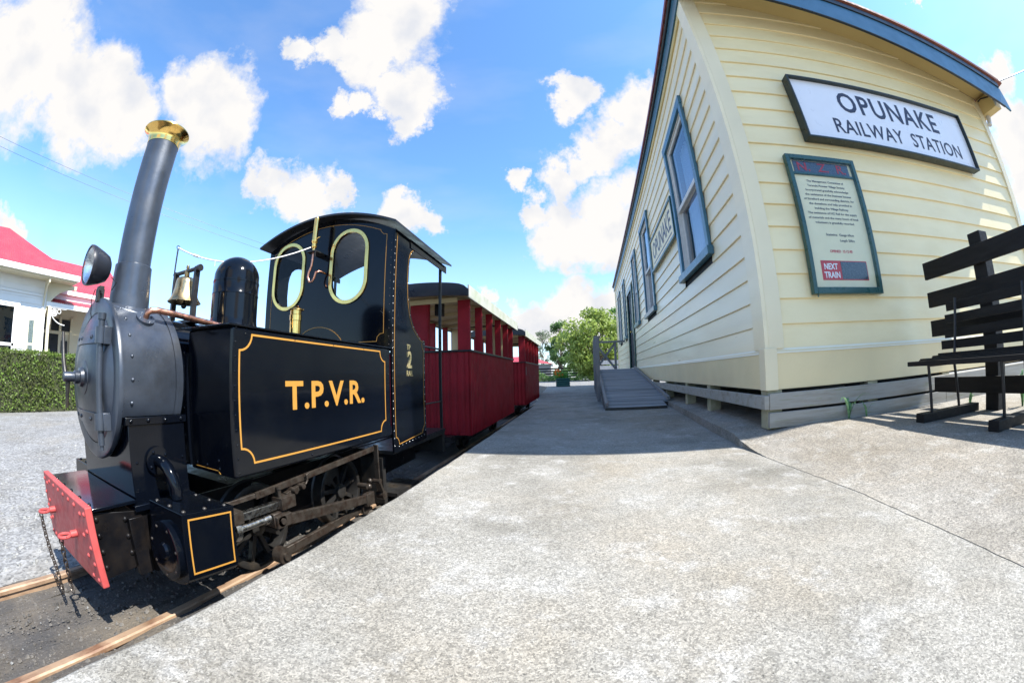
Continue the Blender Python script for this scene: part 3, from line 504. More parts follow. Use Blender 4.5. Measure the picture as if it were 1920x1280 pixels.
# ================================================================== STATION BUILDING (local frame: x to the right along the end wall, y back along the platform wall, z up from the ground)
PSI = 0.0262309
BO = Vector((1.2571, 2.3620, AZ))
BM = Matrix.Translation(BO) @ Matrix.Rotation(-PSI, 4, 'Z')
def station():
    root = empty('station_building', BO, -PSI, label='cream weatherboard railway station building with blue trimmed windows raised on short piles', category='building')
    LW, EW, P = 13.0, 3.76, .170
    rooftop = lambda x: 3.98-.165*x
    wins = [(.85,1.98,1.43,3.18,'sash'),(3.93,4.99,1.43,3.20,'sash'),(6.0,6.74,1.46,3.15,'sash'),(8.95,9.55,1.42,3.18,'sash'),(10.7,11.7,1.44,3.19,'sash')]
    door = (7.12, 8.42, .49, 2.60)
    # clapboards as sloped boards, cut round the openings
    def clap(name, M, L, topf, holes, matn):
        m = MB(); z = .49; k = 0
        while z < 4.0:
            z1 = z+P
            segs = [(0.0, L)]
            for a, b, h0, h1 in holes:
                if h1 > z+.01 and h0 < z1-.01:
                    ns = []
                    for s0, s1 in segs:
                        if b <= s0 or a >= s1: ns.append((s0, s1))
                        else:
                            if a > s0: ns.append((s0, a))
                            if b < s1: ns.append((b, s1))
                    segs = ns
            sp = []
            for s0, s1 in segs:
                if topf(s1) < z1+.001 and topf(s0)-topf(s1) > .05:
                    cuts = [s0]+[c_ for c_ in ((3.80-z1)/.17, (3.80-z)/.17) if s0+.01 < c_ < s1-.01]+[s1]
                    sp += [(cuts[q], cuts[q+1]) for q in range(len(cuts)-1)]
                else: sp.append((s0, s1))
            for s0, s1 in sp:
                e0 = min(z1, topf(s0)); e1 = min(z1, topf(s1))
                if e0 <= z+.004 and e1 <= z+.004: continue
                e0 = max(e0, z+.001); e1 = max(e1, z+.001)
                lo, hi = .017, .002
                f = lambda e: lerp(lo, hi, (e-z)/P)
                vs = [(s0,z,lo),(s1,z,lo),(s1,e1,f(e1)),(s0,e0,f(e0)),(s0,z,0),(s1,z,0),(s1,z-.004,.009),(s0,z-.004,.009)]
                m.add(vs, [(0,1,2,3),(7,6,1,0),(4,5,6,7),(4,7,0),(5,1,6)], M)
            z = z1; k += 1
        return m.build(name, matn, root)
    ML = LEFT(0)           # local x = -y
    ML = frame((0,0,0), (0,1,0), (0,0,1), (-1,0,0))   # u -> +y (mirrored plane; faces both visible)
    ME = FRONT(0)
    inset = .04
    clap('platform_wall', ML, LW, lambda s: 3.74, [(a+inset,b-inset,c+inset,d-inset) for a,b,c,d,_ in wins]+[(door[0]+inset,door[1]-inset,door[2],door[3]-inset)], 'boardlong')
    clap('end_wall', ME, EW, lambda s: 3.80-.17*s, [], 'board')
    # core that stops light leaking
    m = MB()
    m.plate([[(0,.25),(EW,.25),(EW,3.80-.17*EW),(0,3.80)]], -.02, FRONT(0))
    m.plate([[(0,.25),(EW,.25),(EW,3.80-.17*EW),(0,3.80)]], -.02, FRONT(LW-.02))
    m.box(EW-.02,0.021,.25,EW,LW-.021,3.16)
    m.box(.02,.021,.22,EW-.02,LW-.04,.245)
    m.build('inner_lining', 'interior', root)
    # back (hidden side) boards
    m = MB()
    for h0,h1 in ((.25,1.42),(3.2,3.78)): m.box(.004,.021,h0,.02,LW-.04,h1)
    ys = [0.021]
    for a,b,c,d,_ in wins[:3]: ys += [a+.03,b-.03]
    ys += [door[0]+.03,door[1]-.03]
    for a,b,c,d,_ in wins[3:]: ys += [a+.03,b-.03]
    ys.append(LW-.04)
    for i in range(0,len(ys),2): m.box(.004,ys[i],1.42,.02,ys[i+1],3.2)
    m.build('wall_lining', 'interior', root)
    # plinth with sloping cap
    m = MB()
    m.box(-.030,.0,.235,-.002,LW,.478); m.add([(-.034,0,.478),(-.034,LW,.478),(-.014,LW,.500),(-.014,0,.500),(-.002,0,.478),(-.002,LW,.478)], [(0,1,2,3),(0,4,5,1),(3,2,5,4)])
    m.build('plinth_board', 'plinth', root, bevel=.002)
    m = MB(); m.box(0,-.030,.235,EW,-.002,.478); m.add([(0,-.034,.478),(EW,-.034,.478),(EW,-.014,.500),(0,-.014,.500),(0,-.002,.478),(EW,-.002,.478)], [(0,1,2,3),(0,4,5,1),(3,2,5,4)])
    m.build('plinth_board', 'plinth', root, bevel=.002)
    m = MB(); m.add([(-.037,.0,.468),(-.037,LW,.468),(-.018,LW,.500),(-.018,.0,.500),(-.031,.0,.466),(-.031,LW,.466)], [(0,3,2,1),(4,0,1,5)]); m.add([(.0,-.037,.468),(EW,-.037,.468),(EW,-.018,.500),(.0,-.018,.500),(.0,-.031,.466),(EW,-.031,.466)], [(0,1,2,3),(4,5,1,0)]); m.build('lit_drip_cap', 'caplit', root)  # pale strip coloured as if lit, for the bright line along the plinth top
    # corner boards
    m = MB(); m.box(-.030,-.030,.498,-.001,.150,3.72); m.build('corner_board', 'boardlong', root, bevel=.002)
    m = MB(); m.box(-.001,-.031,.498,.118,-.003,3.75); m.box(-.040,-.040,.232,.055,-.031,.502); m.box(-.040,-.0305,.232,-.031,.055,.502); m.build('corner_board', 'trimcream', root, bevel=.003)
    m = MB(); m.box(EW-.09,-.030,.498,EW+.012,-.002,3.10); m.build('corner_board', 'trimcream', root, bevel=.003)
    m = MB(); m.box(-.030,LW-.12,.498,-.001,LW,3.7); m.build('corner_board', 'boardlong', root, bevel=.002)
    # eaves: yellow bed mould, blue fascia, dark gutter, roof edge
    m = MB(); m.box(-.028,.0,3.66,-.002,LW+.02,3.72); m.build('eave_mould', 'soffit', root, bevel=.004)
    m = MB(); m.box(-.045,-.32,3.722,-.006,LW+.25,3.885); m.build('fascia', 'blue', root)
    m = MB(); m.tube([(-.052,-.33,3.905),(-.052,LW+.26,3.905)], .026, 10); m.build('gutter', 'nearblack', root)
    # barge along the sloping end
    sl = lambda x, h: h-.168*x
    M2 = FRONT(-.322)
    m = MB(); m.plate([[(-.045,sl(-.045,3.55)),(3.86,sl(3.86,3.55)),(3.98,sl(3.98,3.55)-.02),(3.94,sl(3.92,3.81)),(-.045,sl(-.045,3.81))]], .022, M2); m.build('bargeboard', 'bluebarge', root, bevel=.002)
    m = MB(); m.plate([[(-.05,sl(-.05,3.812)),(3.92,sl(3.92,3.812)),(3.92,sl(3.92,3.88)),(-.05,sl(-.05,3.88))]], .038, M2); m.plate([[(-.05,sl(-.05,3.535)),(3.86,sl(3.86,3.535)),(3.86,sl(3.86,3.55)),(-.05,sl(-.05,3.55))]], .028, M2); m.build('barge_mould', 'nearblack', root, bevel=.004)
    m = MB(); m.add([(-.04,-.321,sl(0,3.80)),(EW+.2,-.321,sl(EW+.2,3.80)),(EW+.2,-.004,sl(EW+.2,3.80)),(-.04,-.004,sl(0,3.80)),(-.04,-.321,sl(0,3.83)),(EW+.2,-.321,sl(EW+.2,3.83)),(EW+.2,-.004,sl(EW+.2,3.83)),(-.04,-.004,sl(0,3.83))], [(0,3,2,1),(4,5,6,7),(0,1,5,4),(1,2,6,5),(2,3,7,6),(3,0,4,7)])
    # boxed eave end at the low corner
    m.box(EW+.013,-.25,2.93,EW+.16,.1,3.13)
    m.build('soffit', 'soffit', root)
    # corrugated roof
    m = MB(); n = 170; vs = []; fs = []; y0, y1 = -.38, LW+.3
    for j in range(n+1):
        y = lerp(y0, y1, j/n); dz = .008*cos(j*pi)
        for x in (-.085, 4.02): vs.append((x, y, 3.905-.168*x+dz+.02))
        for x in (-.085, 4.02): vs.append((x, y, 3.885-.168*x+dz+.02-.012))
    for j in range(n):
        a = 4*j; fs += [(a, a+1, a+5, a+4), (a+3, a+2, a+6, a+7), (a, a+4, a+6, a+2), (a+1, a+3, a+7, a+5)]
    fs += [(0,2,3,1), (4*n, 4*n+1, 4*n+3, 4*n+2)]
    m.add(vs, fs); m.build('roof', 'rust', root)
    m = MB(); m.box(-.098,-.385,3.905,-.088,LW+.3,3.952); m.build('roof_edge', 'redroofedge', root)
    # downpipe bit at the far right corner
    m = MB(); m.tube([(EW+.10,-.02,3.04),(EW+.10,-.04,2.9),(EW+.045,-.04,2.80)], .03, 10); m.build('downpipe', 'sash', root)
    # windows
    for k, (a, b, c, d, kind) in enumerate(wins):
        tw = .085 if b-a > .8 else .07
        w = MB()
        w.box(-.048,a,c+.05,-.016,a+tw,d); w.box(-.048,b-tw,c+.05,-.016,b,d); w.box(-.051,a-.012,d-tw,-.014,b+.012,d+.012)
        w.box(-.075,a-.03,c-.03,-.012,b+.03,c+.05)
        w.box(.005,a+tw-.02,c+.03,.02,a+tw,d-.04)
        fr = w.build('window', 'blue', root, bevel=.004)
        s = MB(); i0, i1, h0, h1 = a+tw, b-tw, c+.05, d-tw; mid = lerp(h0, h1, .47)
        # upper sash (outer), lower sash (inner), deep jambs
        for (x0, x1) in ((-.016, .09),): s.box(x0, i0, h0, x1, i0+.012, h1); s.box(x0, i1-.012, h0, x1, i1, h1); s.box(x0, i0, h1-.012, x1, i1, h1); s.box(x0, i0, h0, x1, i1, h0+.012)
        s.box(-.004,i0+.012,mid,.030,i1-.012,mid+.05)
        for q0, q1 in ((i0+.012, i0+.05), (i1-.05, i1-.012)): s.box(-.002,q0,mid+.05,.028,q1,h1-.012); s.box(.034,q0,h0+.012,.062,q1,mid+.03)
        s.box(-.002,i0+.05,h1-.055,.028,i1-.05,h1-.012); s.box(.034,i0+.05,h0+.012,.062,i1-.05,h0+.07); s.box(.034,i0+.05,mid-.01,.062,i1-.05,mid+.03)
        s.build('sash', 'sash', fr, bevel=.002)
        g = MB(); g.box(.011,i0+.05,mid+.05,.014,i1-.05,h1-.055); g.box(.047,i0+.05,h0+.07,.050,i1-.05,mid-.01); g.build('glass', 'glass', fr)
        cu = MB(); n = 26
        for (q0, q1) in ((i0+.03, lerp(i0, i1, .40)), (lerp(i0, i1, .62), i1-.03)):
            vs = []; fs = []
            for i in range(n+1):
                t = i/n; y = lerp(q0, q1, t); x = .16+.02*sin(t*26); vs += [(x, y, h0+.02), (x, y, h1-.02)]
            for i in range(n): fs.append((2*i, 2*i+2, 2*i+3, 2*i+1))
            cu.add(vs, fs, None, True)
        cu.build('curtain', 'curtain', fr)
    # door
    a, b, c, d = door
    w = MB(); w.box(-.05,a,c,-.012,a+.10,d); w.box(-.05,b-.10,c,-.012,b,d); w.box(-.054,a-.012,d-.10,-.010,b+.012,d+.012); fr = w.build('door', 'darkgreen', root, bevel=.004)
    w = MB(); w.box(.03,a+.10,c,.07,b-.10,d-.10); 
    for h0, h1 in ((.62,1.3),(1.42,2.38)):
        for q0, q1 in ((a+.2, a+.58), (a+.70, b-.2)): w.box(.024,q0,h0,.032,q1,h1)
    w.build('door_leaf', 'doorgreen', fr, bevel=.003)
    w = MB(); w.sphere((.01, b-.2, 1.5), .025); w.build('handle', 'brass', fr)
    # skirting planks and piles under the wall
    m = MB(); m.box(-.060,-.055,.112,-.024,8.2,.200); m.build('skirting_plank', 'wood', root, bevel=.003, label='grey plank under the platform side wall')
    for (h0, h1) in ((.108, .213), (-.008, .09)):
        m = MB()
        x = -.022; 
        for x1 in (1.75, 3.72): m.box(x,-.058,h0,x1,-.026,h1); x = x1+.004
        m.build('skirting_plank', 'wood', root, bevel=.003)
    for i, y in enumerate((0.0, 1.26, 2.16, 3.4, 4.6, 6.0, 7.6, 9.2, 11, 12.6)):
        m = MB(); m.box(-.022,y-.02 if i else -.022,-.02,.09,y+.08,.232 if i else .234); m.build('pile', 'pile', root, bevel=.004)
    for x in (.85, 1.75, 2.7, 3.62):
        m = MB(); m.box(x,-.022,-.02,x+.1,.08,.232); m.build('pile', 'pile', root, bevel=.004)
    m = MB(); m.box(1.4,.9,-.02,3.0,1.0,.23); m.build('underfloor_bearer', 'interior', root)
    return root
def signs():
    # OPUNAKE RAILWAY STATION board on the end wall
    r = empty('station_sign', BO, -PSI, label='large white framed board reading OPUNAKE RAILWAY STATION on the end wall', category='sign', group='signs on the station')
    x0, x1, z0, z1 = .645, 2.95, 2.055, 2.685; y = -.024
    m = MB(); t = .016
    m.box(x0,y-.095,z0,x0+t,y,z1); m.box(x1-t,y-.095,z0,x1,y,z1); m.box(x0+t,y-.095,z0,x1-t,y,z0+t); m.box(x0+t,y-.095,z1-t,x1-t,y,z1)
    m.build('sign_frame', 'signframe', r, bevel=.003)
    m = MB(); m.box(x0+t,y-.055,z0+t,x1-t,y-.004,z1-t); b = m.build('sign_panel', 'signwhite', r)
    m = MB(); M = FRONT(y-.0555)
    def put(txt, cx, z, cap, wid, off, spc):
        mm = MB(); mm.text(txt, I4, size=cap/.70, depth=.002, offset=off, xs=1, spacing=spc)
        xs = [v[0] for v in mm.v]; k = wid/(max(xs)-min(xs)); c = (max(xs)+min(xs))/2
        m.add([((v[0]-c)*k+cx, v[1]+z, v[2]) for v in mm.v], mm.f, M)
    put('OPUNAKE', 1.80, 2.392, .205, 1.34, .0048, 1.12); put('RAILWAY  STATION', 1.86, 2.160, .140, 1.74, .0018, 1.06)
    m.build('sign_lettering', 'navy', r)
    # N.Z.R. notice board
    r = empty('notice_board', BO, -PSI, label='tall green framed notice board headed N.Z.R. with a NEXT TRAIN panel', category='notice board', group='signs on the station')
    x0, x1, z0, z1 = .385, 1.055, .845, 1.905; t = .036
    m = MB(); m.box(x0,y-.045,z0,x0+t,y,z1); m.box(x1-t,y-.045,z0,x1,y,z1); m.box(x0+t,y-.045,z0,x1-t,y,z0+t+.01); m.box(x0+t,y-.045,z1-t,x1-t,y,z1); m.box(x0+t,y-.030,1.745,x1-t,y-.003,1.763)
    m.tube([(x0+.04,y-.03,z0-.02),(x0+.04,y-.03,z0)], .006, 6)
    m.build('board_frame', 'darkgreen', r, bevel=.004)
    m = MB(); m.box(x0+t,y-.014,z0+t,x1-t,y-.003,z1-t); m.build('board_panel', 'signcream', r)
    m = MB(); m.box(x0+t+.03,y-.020,1.768,x1-t-.03,y-.0145,z1-t-.006); m.build('header_panel', 'signdark', r)
    M = FRONT(y-.0205); m = MB()
    def put(mm_, txt, cx, z, cap, wid, M, off=0, left=False):
        mm = MB(); mm.text(txt, I4, size=cap/.70, depth=.0012, offset=off); xs = [v[0] for v in mm.v]; k = wid/(max(xs)-min(xs)) if wid else 1
        c = min(xs) if left else (max(xs)+min(xs))/2; mm_.add([((v[0]-c)*k+cx, v[1]+z, v[2]) for v in mm.v], mm.f, M)
    put(m, 'N.  Z.  R.', .72, 1.782, .070, .47, M, .0012); m.build('header_lettering', 'deepred', r)
    m = MB(); M = FRONT(y-.0145)
    T = [('The Management Committee of',.36,0),('Taranaki Pioneer Village Society',.365,0),('Incorporated gratefully acknowledge',.415,0),('the assistance of the business houses',.445,0),('of Stratford and surrounding districts, for',.485,0),('the donations and help provided in',.415,0),('building the Village Railway.',.33,0),('The assistance of NZ Rail for the supply',.475,0),('of materials and the many hours of local',.48,0),('volunteers is gratefully recorded.',.38,0)]
    z = 1.690
    for k, (tx, wd, _) in enumerate(T):
        put(m, tx, .715, z, .0165, wd, M, .0004); z -= .0365
    put(m, 'Statistics:  Gauge 60cm', .735, 1.270, .0175, .27, M, .0004); put(m, 'Length 500m', .795, 1.228, .0175, .145, M, .0004); m.build('notice_text', 'greytext', r)
    m = MB(); put(m, 'OPENED  12-12-90', .715, 1.145, .019, .215, M, .0005); m.build('opening_text', 'redtext', r)
    m = MB(); m.box(.50,y-.0165,.945,.945,y-.0143,1.085); rp = m.build('next_train_panel', 'signred', r)
    m = MB(); m.box(.682,y-.0185,.952,.938,y-.0168,1.078); m.build('time_panel', 'signdark', r)
    m = MB(); M = FRONT(y-.0168); put(m, 'NEXT', .588, 1.022, .042, .125, M, .0016); put(m, 'TRAIN', .590, .962, .042, .145, M, .0016); m.build('next_train_lettering', 'whitetext', r)
    m = MB(); m.box(x0+t,y-.042,z0+t+.012,x1-t,y-.040,z1-t); m.build('cover_glass', 'glassclear', r)
    # OPUNAKE name board on the platform wall
    r = empty('name_board', BO, -PSI, label='green framed cream board reading OPUNAKE between two windows of the platform wall', category='sign', group='signs on the station')
    a, b, c, d = 2.0, 3.80, 2.01, 2.545
    m = MB(); t = .035; X = -.022
    m.box(X-.04,a,c,X,a+t,d); m.box(X-.04,b-t,c,X,b,d); m.box(X-.04,a+t,c,X,b-t,c+t); m.box(X-.04,a+t,d-t,X,b-t,d); m.build('sign_frame', 'darkgreen', r, bevel=.003)
    m = MB(); m.box(X-.022,a+t,c+t,X-.003,b-t,d-t); m.build('sign_panel', 'signcream', r)
    m = MB(); M = LEFT(X-.0225, 2.90, 0)
    mm = MB(); mm.text('OPUNAKE', I4, size=.26/.70, depth=.002, offset=.004); xs = [v[0] for v in mm.v]; k = 1.45/(max(xs)-min(xs)); cc = (max(xs)+min(xs))/2
    m.add([((v[0]-cc)*k, v[1]+2.18, v[2]) for v in mm.v], mm.f, M); m.strip([(-.72,2.115),(.72,2.115)], .018, M, closed=False); m.build('sign_lettering', 'navy', r)
def ramp():
    r = empty('wooden_ramp', BO, -PSI, label='grey weathered plank ramp with an X braced railing up to the station door', category='ramp')
    x0, x1 = -1.005, -.175; ya, yb, yc = 2.62, 7.0, 9.75; za, zb = -.062, .478
    m = MB(); y = ya; k = 0
    while y < yc:
        w = .118; y2 = min(y+w, yc); f = lambda q: lerp(za, zb, min(1, (q-ya)/(yb-ya)))
        z0, z1 = f(y), f(y2); dz = random.uniform(-.002, .002); wx = .11 if y > ya+.25 else 0
        m.add([(x0,y+.008,z0+dz),(x1+wx,y+.008,z0+dz),(x1+wx,y2-.008,z1+dz),(x0,y2-.008,z1+dz),(x0,y+.008,z0-.025),(x1+wx,y+.008,z0-.025),(x1+wx,y2-.008,z1-.025),(x0,y2-.008,z1-.025)], [(0,1,2,3),(4,7,6,5),(0,4,5,1),(1,5,6,2),(2,6,7,3),(3,7,4,0)])
        y = y2; k += 1
    m.build('deck', 'deck', r)
    for xx, e0 in ((x0+.02, 0.0), (x1+.09, .32)):
        m = MB(); m.beam((xx, ya+e0+.02, za+.035+e0*.105), (xx, yb, zb+.03), .04, .05); m.build('edge_kerb', 'railwood', r, bevel=.003)
    m = MB(); m.beam((x0+.02, ya+.03, za-.07), (x0+.02, yb, zb-.09), .04, .11); m.beam((x1-.03, ya+.03, za-.07), (x1-.03, yb, zb-.09), .04, .11); m.box(x0,ya,-.10,x1,ya+.004,za-.004)
    m.box(x0+.01,yb,.33,x0+.05,yc,.45); m.box(x1-.05,yb,.33,x1-.01,yc,.45)
    for y in (5.0, 6.9, 9.7): m.box(x0+.05,y-.04,-.11,x0+.12,y+.04,lerp(za, zb, min(1, (y-ya)/(yb-ya)))-.03)
    m.build('bearer', 'grimy', r)
    posts = [(4.30, 1.005), (5.2, 1.10), (6.7, 1.27), (8.2, 1.35), (yc-.04, 1.39)]
    for i, (y, h) in enumerate(posts):
        m = MB(); m.box(x0-.070,y-.035,-.10,x0-.012,y+.035,h+.03 if i == 0 else h); m.build('railing_post', 'railwood', r, bevel=.004)
    for f in (.0, .42):
        m = MB()
        for i in range(len(posts)-1):
            (y, h), (y2, h2) = posts[i], posts[i+1]; b0 = lerp(za, zb, min(1,(y-ya)/(yb-ya))); b1 = lerp(za, zb, min(1,(y2-ya)/(yb-ya)))
            m.beam((x0-.02, y, h-f*(h-b0)-.03), (x0-.02, y2, h2-f*(h2-b1)-.03), .035, .07)
        m.build('railing_rail', 'railwood', r, bevel=.003)
    # far end of the landing: rail and X braces
    y = yc-.03; xr = -.36
    m = MB(); m.box(xr-.035,y-.035,.3,xr+.035,y+.035,1.38); m.build('railing_post', 'railwood', r, bevel=.004)
    m = MB(); m.box(x0-.06,y-.075,1.34,-.04,y+.03,1.395); m.build('railing_rail', 'railwood', r, bevel=.003)
    m = MB(); m.beam((x0,y,1.33),(xr,y,.50),.07,.03,(0,1,0)); m.build('cross_brace', 'railwood', r)
    m = MB(); m.beam((x0,y+.034,.50),(xr,y+.034,1.33),.07,.03,(0,1,0)); m.build('cross_brace', 'railwood', r)

# ================================================================== LOCOMOTIVE (world coordinates, track centre x = -1.67)
CX = -1.67
def loco():
    R = empty('steam_locomotive', (0,0,0), label='small glossy black tank locomotive lettered T.P.V.R. with brass capped chimney', category='locomotive')
    cz = -.02; sr = .280
    # smokebox
    m = MB(); A = ALONGY(CX, 0, cz)
    m.lathe([(sr+.001,.575),(sr,.58),(sr,.835),(sr-.02,.838)], A, 64)
    m.lathe([(.24,.555),(.285,.553),(.294,.556),(.298,.564),(.296,.574),(.283,.579)], A, 64)
    pts = []
    for k in range(22):
        a = 2*pi*k/22; pts.append(Vector((CX+sr*cos(a), .615, cz+sr*sin(a))))
    for p in pts: m.rivets([p], (p.x-CX, 0, p.z-cz), .0075)
    for k in range(10):
        a = radians(20+k*0); 
    sm = m.build('smokebox', 'satin', R)
    m = MB()
    for k in range(40):
        a = 2*pi*k/40; m.rivets([(CX+(sr+.0)*cos(a), .815, cz+(sr)*sin(a))], (cos(a), 0, sin(a)), .005)
    m.lathe([(sr+.004,.80),(sr+.004,.832)], A, 64); m.build('smokebox_band', 'satin', sm)
    # door
    m = MB(); m.lathe([(.0001,.508),(.05,.510),(.12,.518),(.18,.531),(.222,.546),(.232,.552),(.238,.556)], A, 64); door = m.build('smokebox_door', 'satin', R)
    for z in (.125, -.165):
        m = MB(); mm = FRONT(.0)
        xs = [CX-.20+.36*i/10 for i in range(11)]
        def yy(x, z): 
            q = sqrt((x-CX)**2+(z-cz)**2); return .507+ (.55-.507)*min(1,(q/.235))**2.0-.006
        vs = []; fs = []
        for i, x in enumerate(xs):
            w = .024
            for zz in (z-w, z+w): vs.append((x, yy(x, zz), zz))
            for zz in (z-w, z+w): vs.append((x, yy(x, zz)+.012, zz))
        for i in range(10): a = 4*i; fs += [(a, a+4, a+5, a+1), (a+2, a, a+4, a+6)[::-1], (a+1, a+5, a+7, a+3)]
        fs += [(0,1,3,2),(40,42,43,41)]
        m.add(vs, fs)
        m.rivets([(x, yy(x, z), z) for x in (CX-.16, CX-.07, CX+.06, CX+.13)], (0,-1,0), .009)
        m.build('hinge_strap', 'satin', door, bevel=.001)
    m = MB(); hx = CX+.175; m.cyl((hx,.520,.185),(hx,.520,-.245),.0125,n=14); m.cyl((hx,.520,.20),(hx,.520,.178),.016,n=14)
    for z in (.125, -.165): m.cyl((hx,.520,z+.028),(hx,.520,z-.028),.021,n=14); m.box(hx-.02,.525,z-.03,hx+.026,.556,z+.03)
    m.cyl((hx,.520,-.245),(hx,.520,-.262),.008,n=10)
    m.build('hinge', 'satin', door, bevel=.0015)
    m = MB(); m.lathe([(.0001,.425),(.016,.426),(.018,.43),(.018,.470),(.024,.472),(.024,.49),(.034,.492),(.038,.505),(.062,.509),(.066,.516),(.066,.524)], ALONGY(CX, 0, cz-.0), 28)
    m.build('door_boss', 'satin', door)
    m = MB(); m.tube([(CX-.0,.436,cz),(CX-.03,.434,cz+.055),(CX-.055,.432,cz+.16)], [.010,.0085,.0065], 10); m.tube([(CX,.446,cz),(CX-.010,.446,cz-.06),(CX-.016,.446,cz-.11)], [.010,.008,.006], 10); m.build('door_handle', 'grimy', door)
    # chimney
    m = MB(); C = frame((CX,.70,0),(1,0,0),(0,1,0),(0,0,1))
    m.lathe([(.0915,.225),(.0895,.30),(.085,.385),(.0835,.425),(.0800,.4265),(.0755,.43),(.0750,.70),(.0775,.995)], C, 48); ch = m.build('chimney', 'satin', R)
    vs = []; fs = []; n = 48
    for j, (rr, dz) in enumerate(((.089, .006), (.110, .004), (.135, .0025), (.138, -.004))):
        for i in range(n):
            a = 2*pi*i/n; x = rr*cos(a); y = rr*sin(a); vs.append((CX+x, .70+y, cz+sqrt(max(0, (sr+dz)**2-x*x))))
    for j in range(3):
        for i in range(n): fs.append((j*n+i, j*n+(i+1) % n, (j+1)*n+(i+1) % n, (j+1)*n+i))
    m = MB(); m.add(vs, fs, None, True)
    for k in range(8):
        a = 2*pi*k/8+.3; x = .122*cos(a); m.rivets([(CX+x, .70+.122*sin(a), cz+sqrt((sr+.003)**2-x*x))], (x, 0, .28), .008)
    m.build('chimney_flange', 'satin', ch)
    m = MB(); m.lathe([(.0785,.985),(.0795,.990),(.0795,1.000),(.081,1.012),(.087,1.026),(.098,1.040),(.110,1.049),(.1135,1.053),(.1125,1.058),(.104,1.060),(.094,1.052),(.080,1.036),(.072,1.0),(.072,.95)], C, 56); m.build('chimney_cap', 'brass', ch)
    # headlight
    m = MB(); H = frame((CX,.492,.392),(1,0,0),(0,0,1),(0,1,0))
    m.lathe([(.070,-.004),(.077,-.005),(.0785,.004),(.077,.012),(.075,.02),(.063,.055),(.052,.080),(.038,.090),(.0001,.093)], H, 40); hl = m.build('headlight', 'roofblack', R)
    m = MB(); m.lathe([(.0705,-.001),(.056,-.008),(.03,-.014),(.0001,-.016)], H, 40); m.build('lens', 'glassclear', hl)
    m = MB(); m.lathe([(.0705,.001),(.052,.03),(.03,.045),(.0001,.05)], H, 40); m.sphere((CX,.518,.392), .010); m.build('reflector', 'lens', hl)
    m = MB(); m.box(CX-.016,.545,.262,CX+.016,.575,.312); m.box(CX-.022,.55,.30,CX+.022,.57,.322); m.cyl((CX-.035,.56,.295),(CX+.035,.56,.295),.006); m.build('lamp_bracket', 'grimy', hl, bevel=.002)
    m = MB(); m.tube([(CX+.02,.595,.36),(CX+.05,.61,.34),(CX+.03,.60,.31)], .002, 6); m.tube([(CX-.01,.54,.31),(CX-.03,.535,.27),(CX-.05,.545,.22),(CX-.045,.552,.19)], .002, 6); m.build('lamp_wire', 'blackiron', hl)
    # boiler barrel and dome
    m = MB(); m.lathe([(.255,.835),(.255,2.05)], A, 56); m.lathe([(.262,1.02),(.262,1.045)], A, 56); m.build('boiler', 'paint', R)
    m = MB(); D = frame((CX,1.30,0),(1,0,0),(0,1,0),(0,0,1))
    prof = [(.150,.215),(.138,.235),(.128,.26),(.126,.29),(.126,.405),(.1275,.406),(.1275,.412),(.126,.414),(.126,.468),(.1275,.469),(.1275,.476),(.125,.478)]
    for k in range(1, 10): a = pi/2*k/9; prof.append((.125*cos(a)+.0001, .492+.122*sin(a)))
    m.lathe(prof, D, 48); m.build('steam_dome', 'paint', R)
    # bell
    m = MB(); B = frame((CX,.985,0),(1,0,0),(0,1,0),(0,0,1))
    m.lathe([(.0001,.498),(.007,.497),(.009,.488),(.006,.48),(.012,.475),(.013,.445),(.010,.44),(.035,.438),(.046,.430),(.050,.415),(.053,.39),(.060,.362),(.066,.350),(.069,.343),(.079,.330),(.083,.324),(.080,.322),(.068,.334),(.055,.36),(.045,.40)], B, 36); bl = m.build('bell', 'bell', R)
    m = MB(); m.cyl((CX,.985,.42),(CX,.985,.312),.005); m.sphere((CX,.985,.31), .014); m.build('clapper', 'blackiron', bl)
    m = MB(); m.cyl((CX-.125,.985,.470),(CX+.115,.985,.470),.0095,n=10); m.cyl((CX+.10,.985,.470),(CX+.118,.985,.470),.016,n=12)
    m.box(CX+.082,.972,.235,CX+.098,.998,.478); m.box(CX-.112,.972,.24,CX-.096,.998,.478); m.box(CX-.13,.955,.226,CX+.13,1.015,.238)
    m.tube([(CX-.125,.985,.470),(CX-.130,.985,.475),(CX-.130,.985,.600)], .004, 8); m.lathe([(.009,-.002),(.011,0),(.009,.002),(.007,0),(.009,-.002)], frame((CX-.13,.985,.609),(0,1,0),(0,0,1),(1,0,0)), 14)
    m.build('bell_frame', 'blackiron', bl)
    m = MB(); P0, P1, P2 = Vector((CX-.13,.985,.608)), Vector((CX-.02,1.30,.50)), Vector((CX-.035,1.93,.865)); pts = []
    for k in range(25):
        t = k/24; p = P0*(1-t)**2+P1*2*t*(1-t)+P2*t*t; pts.append((p.x, p.y, p.z-.0*sin(pi*t)))
    m.tube(pts, .0038, 6); m.tube([pts[3], pts[4]], .007, 6); m.tube([pts[7],(pts[7][0],pts[7][1],pts[7][2]-.03)], .0015, 5); m.build('bell_rope', 'rope', bl)
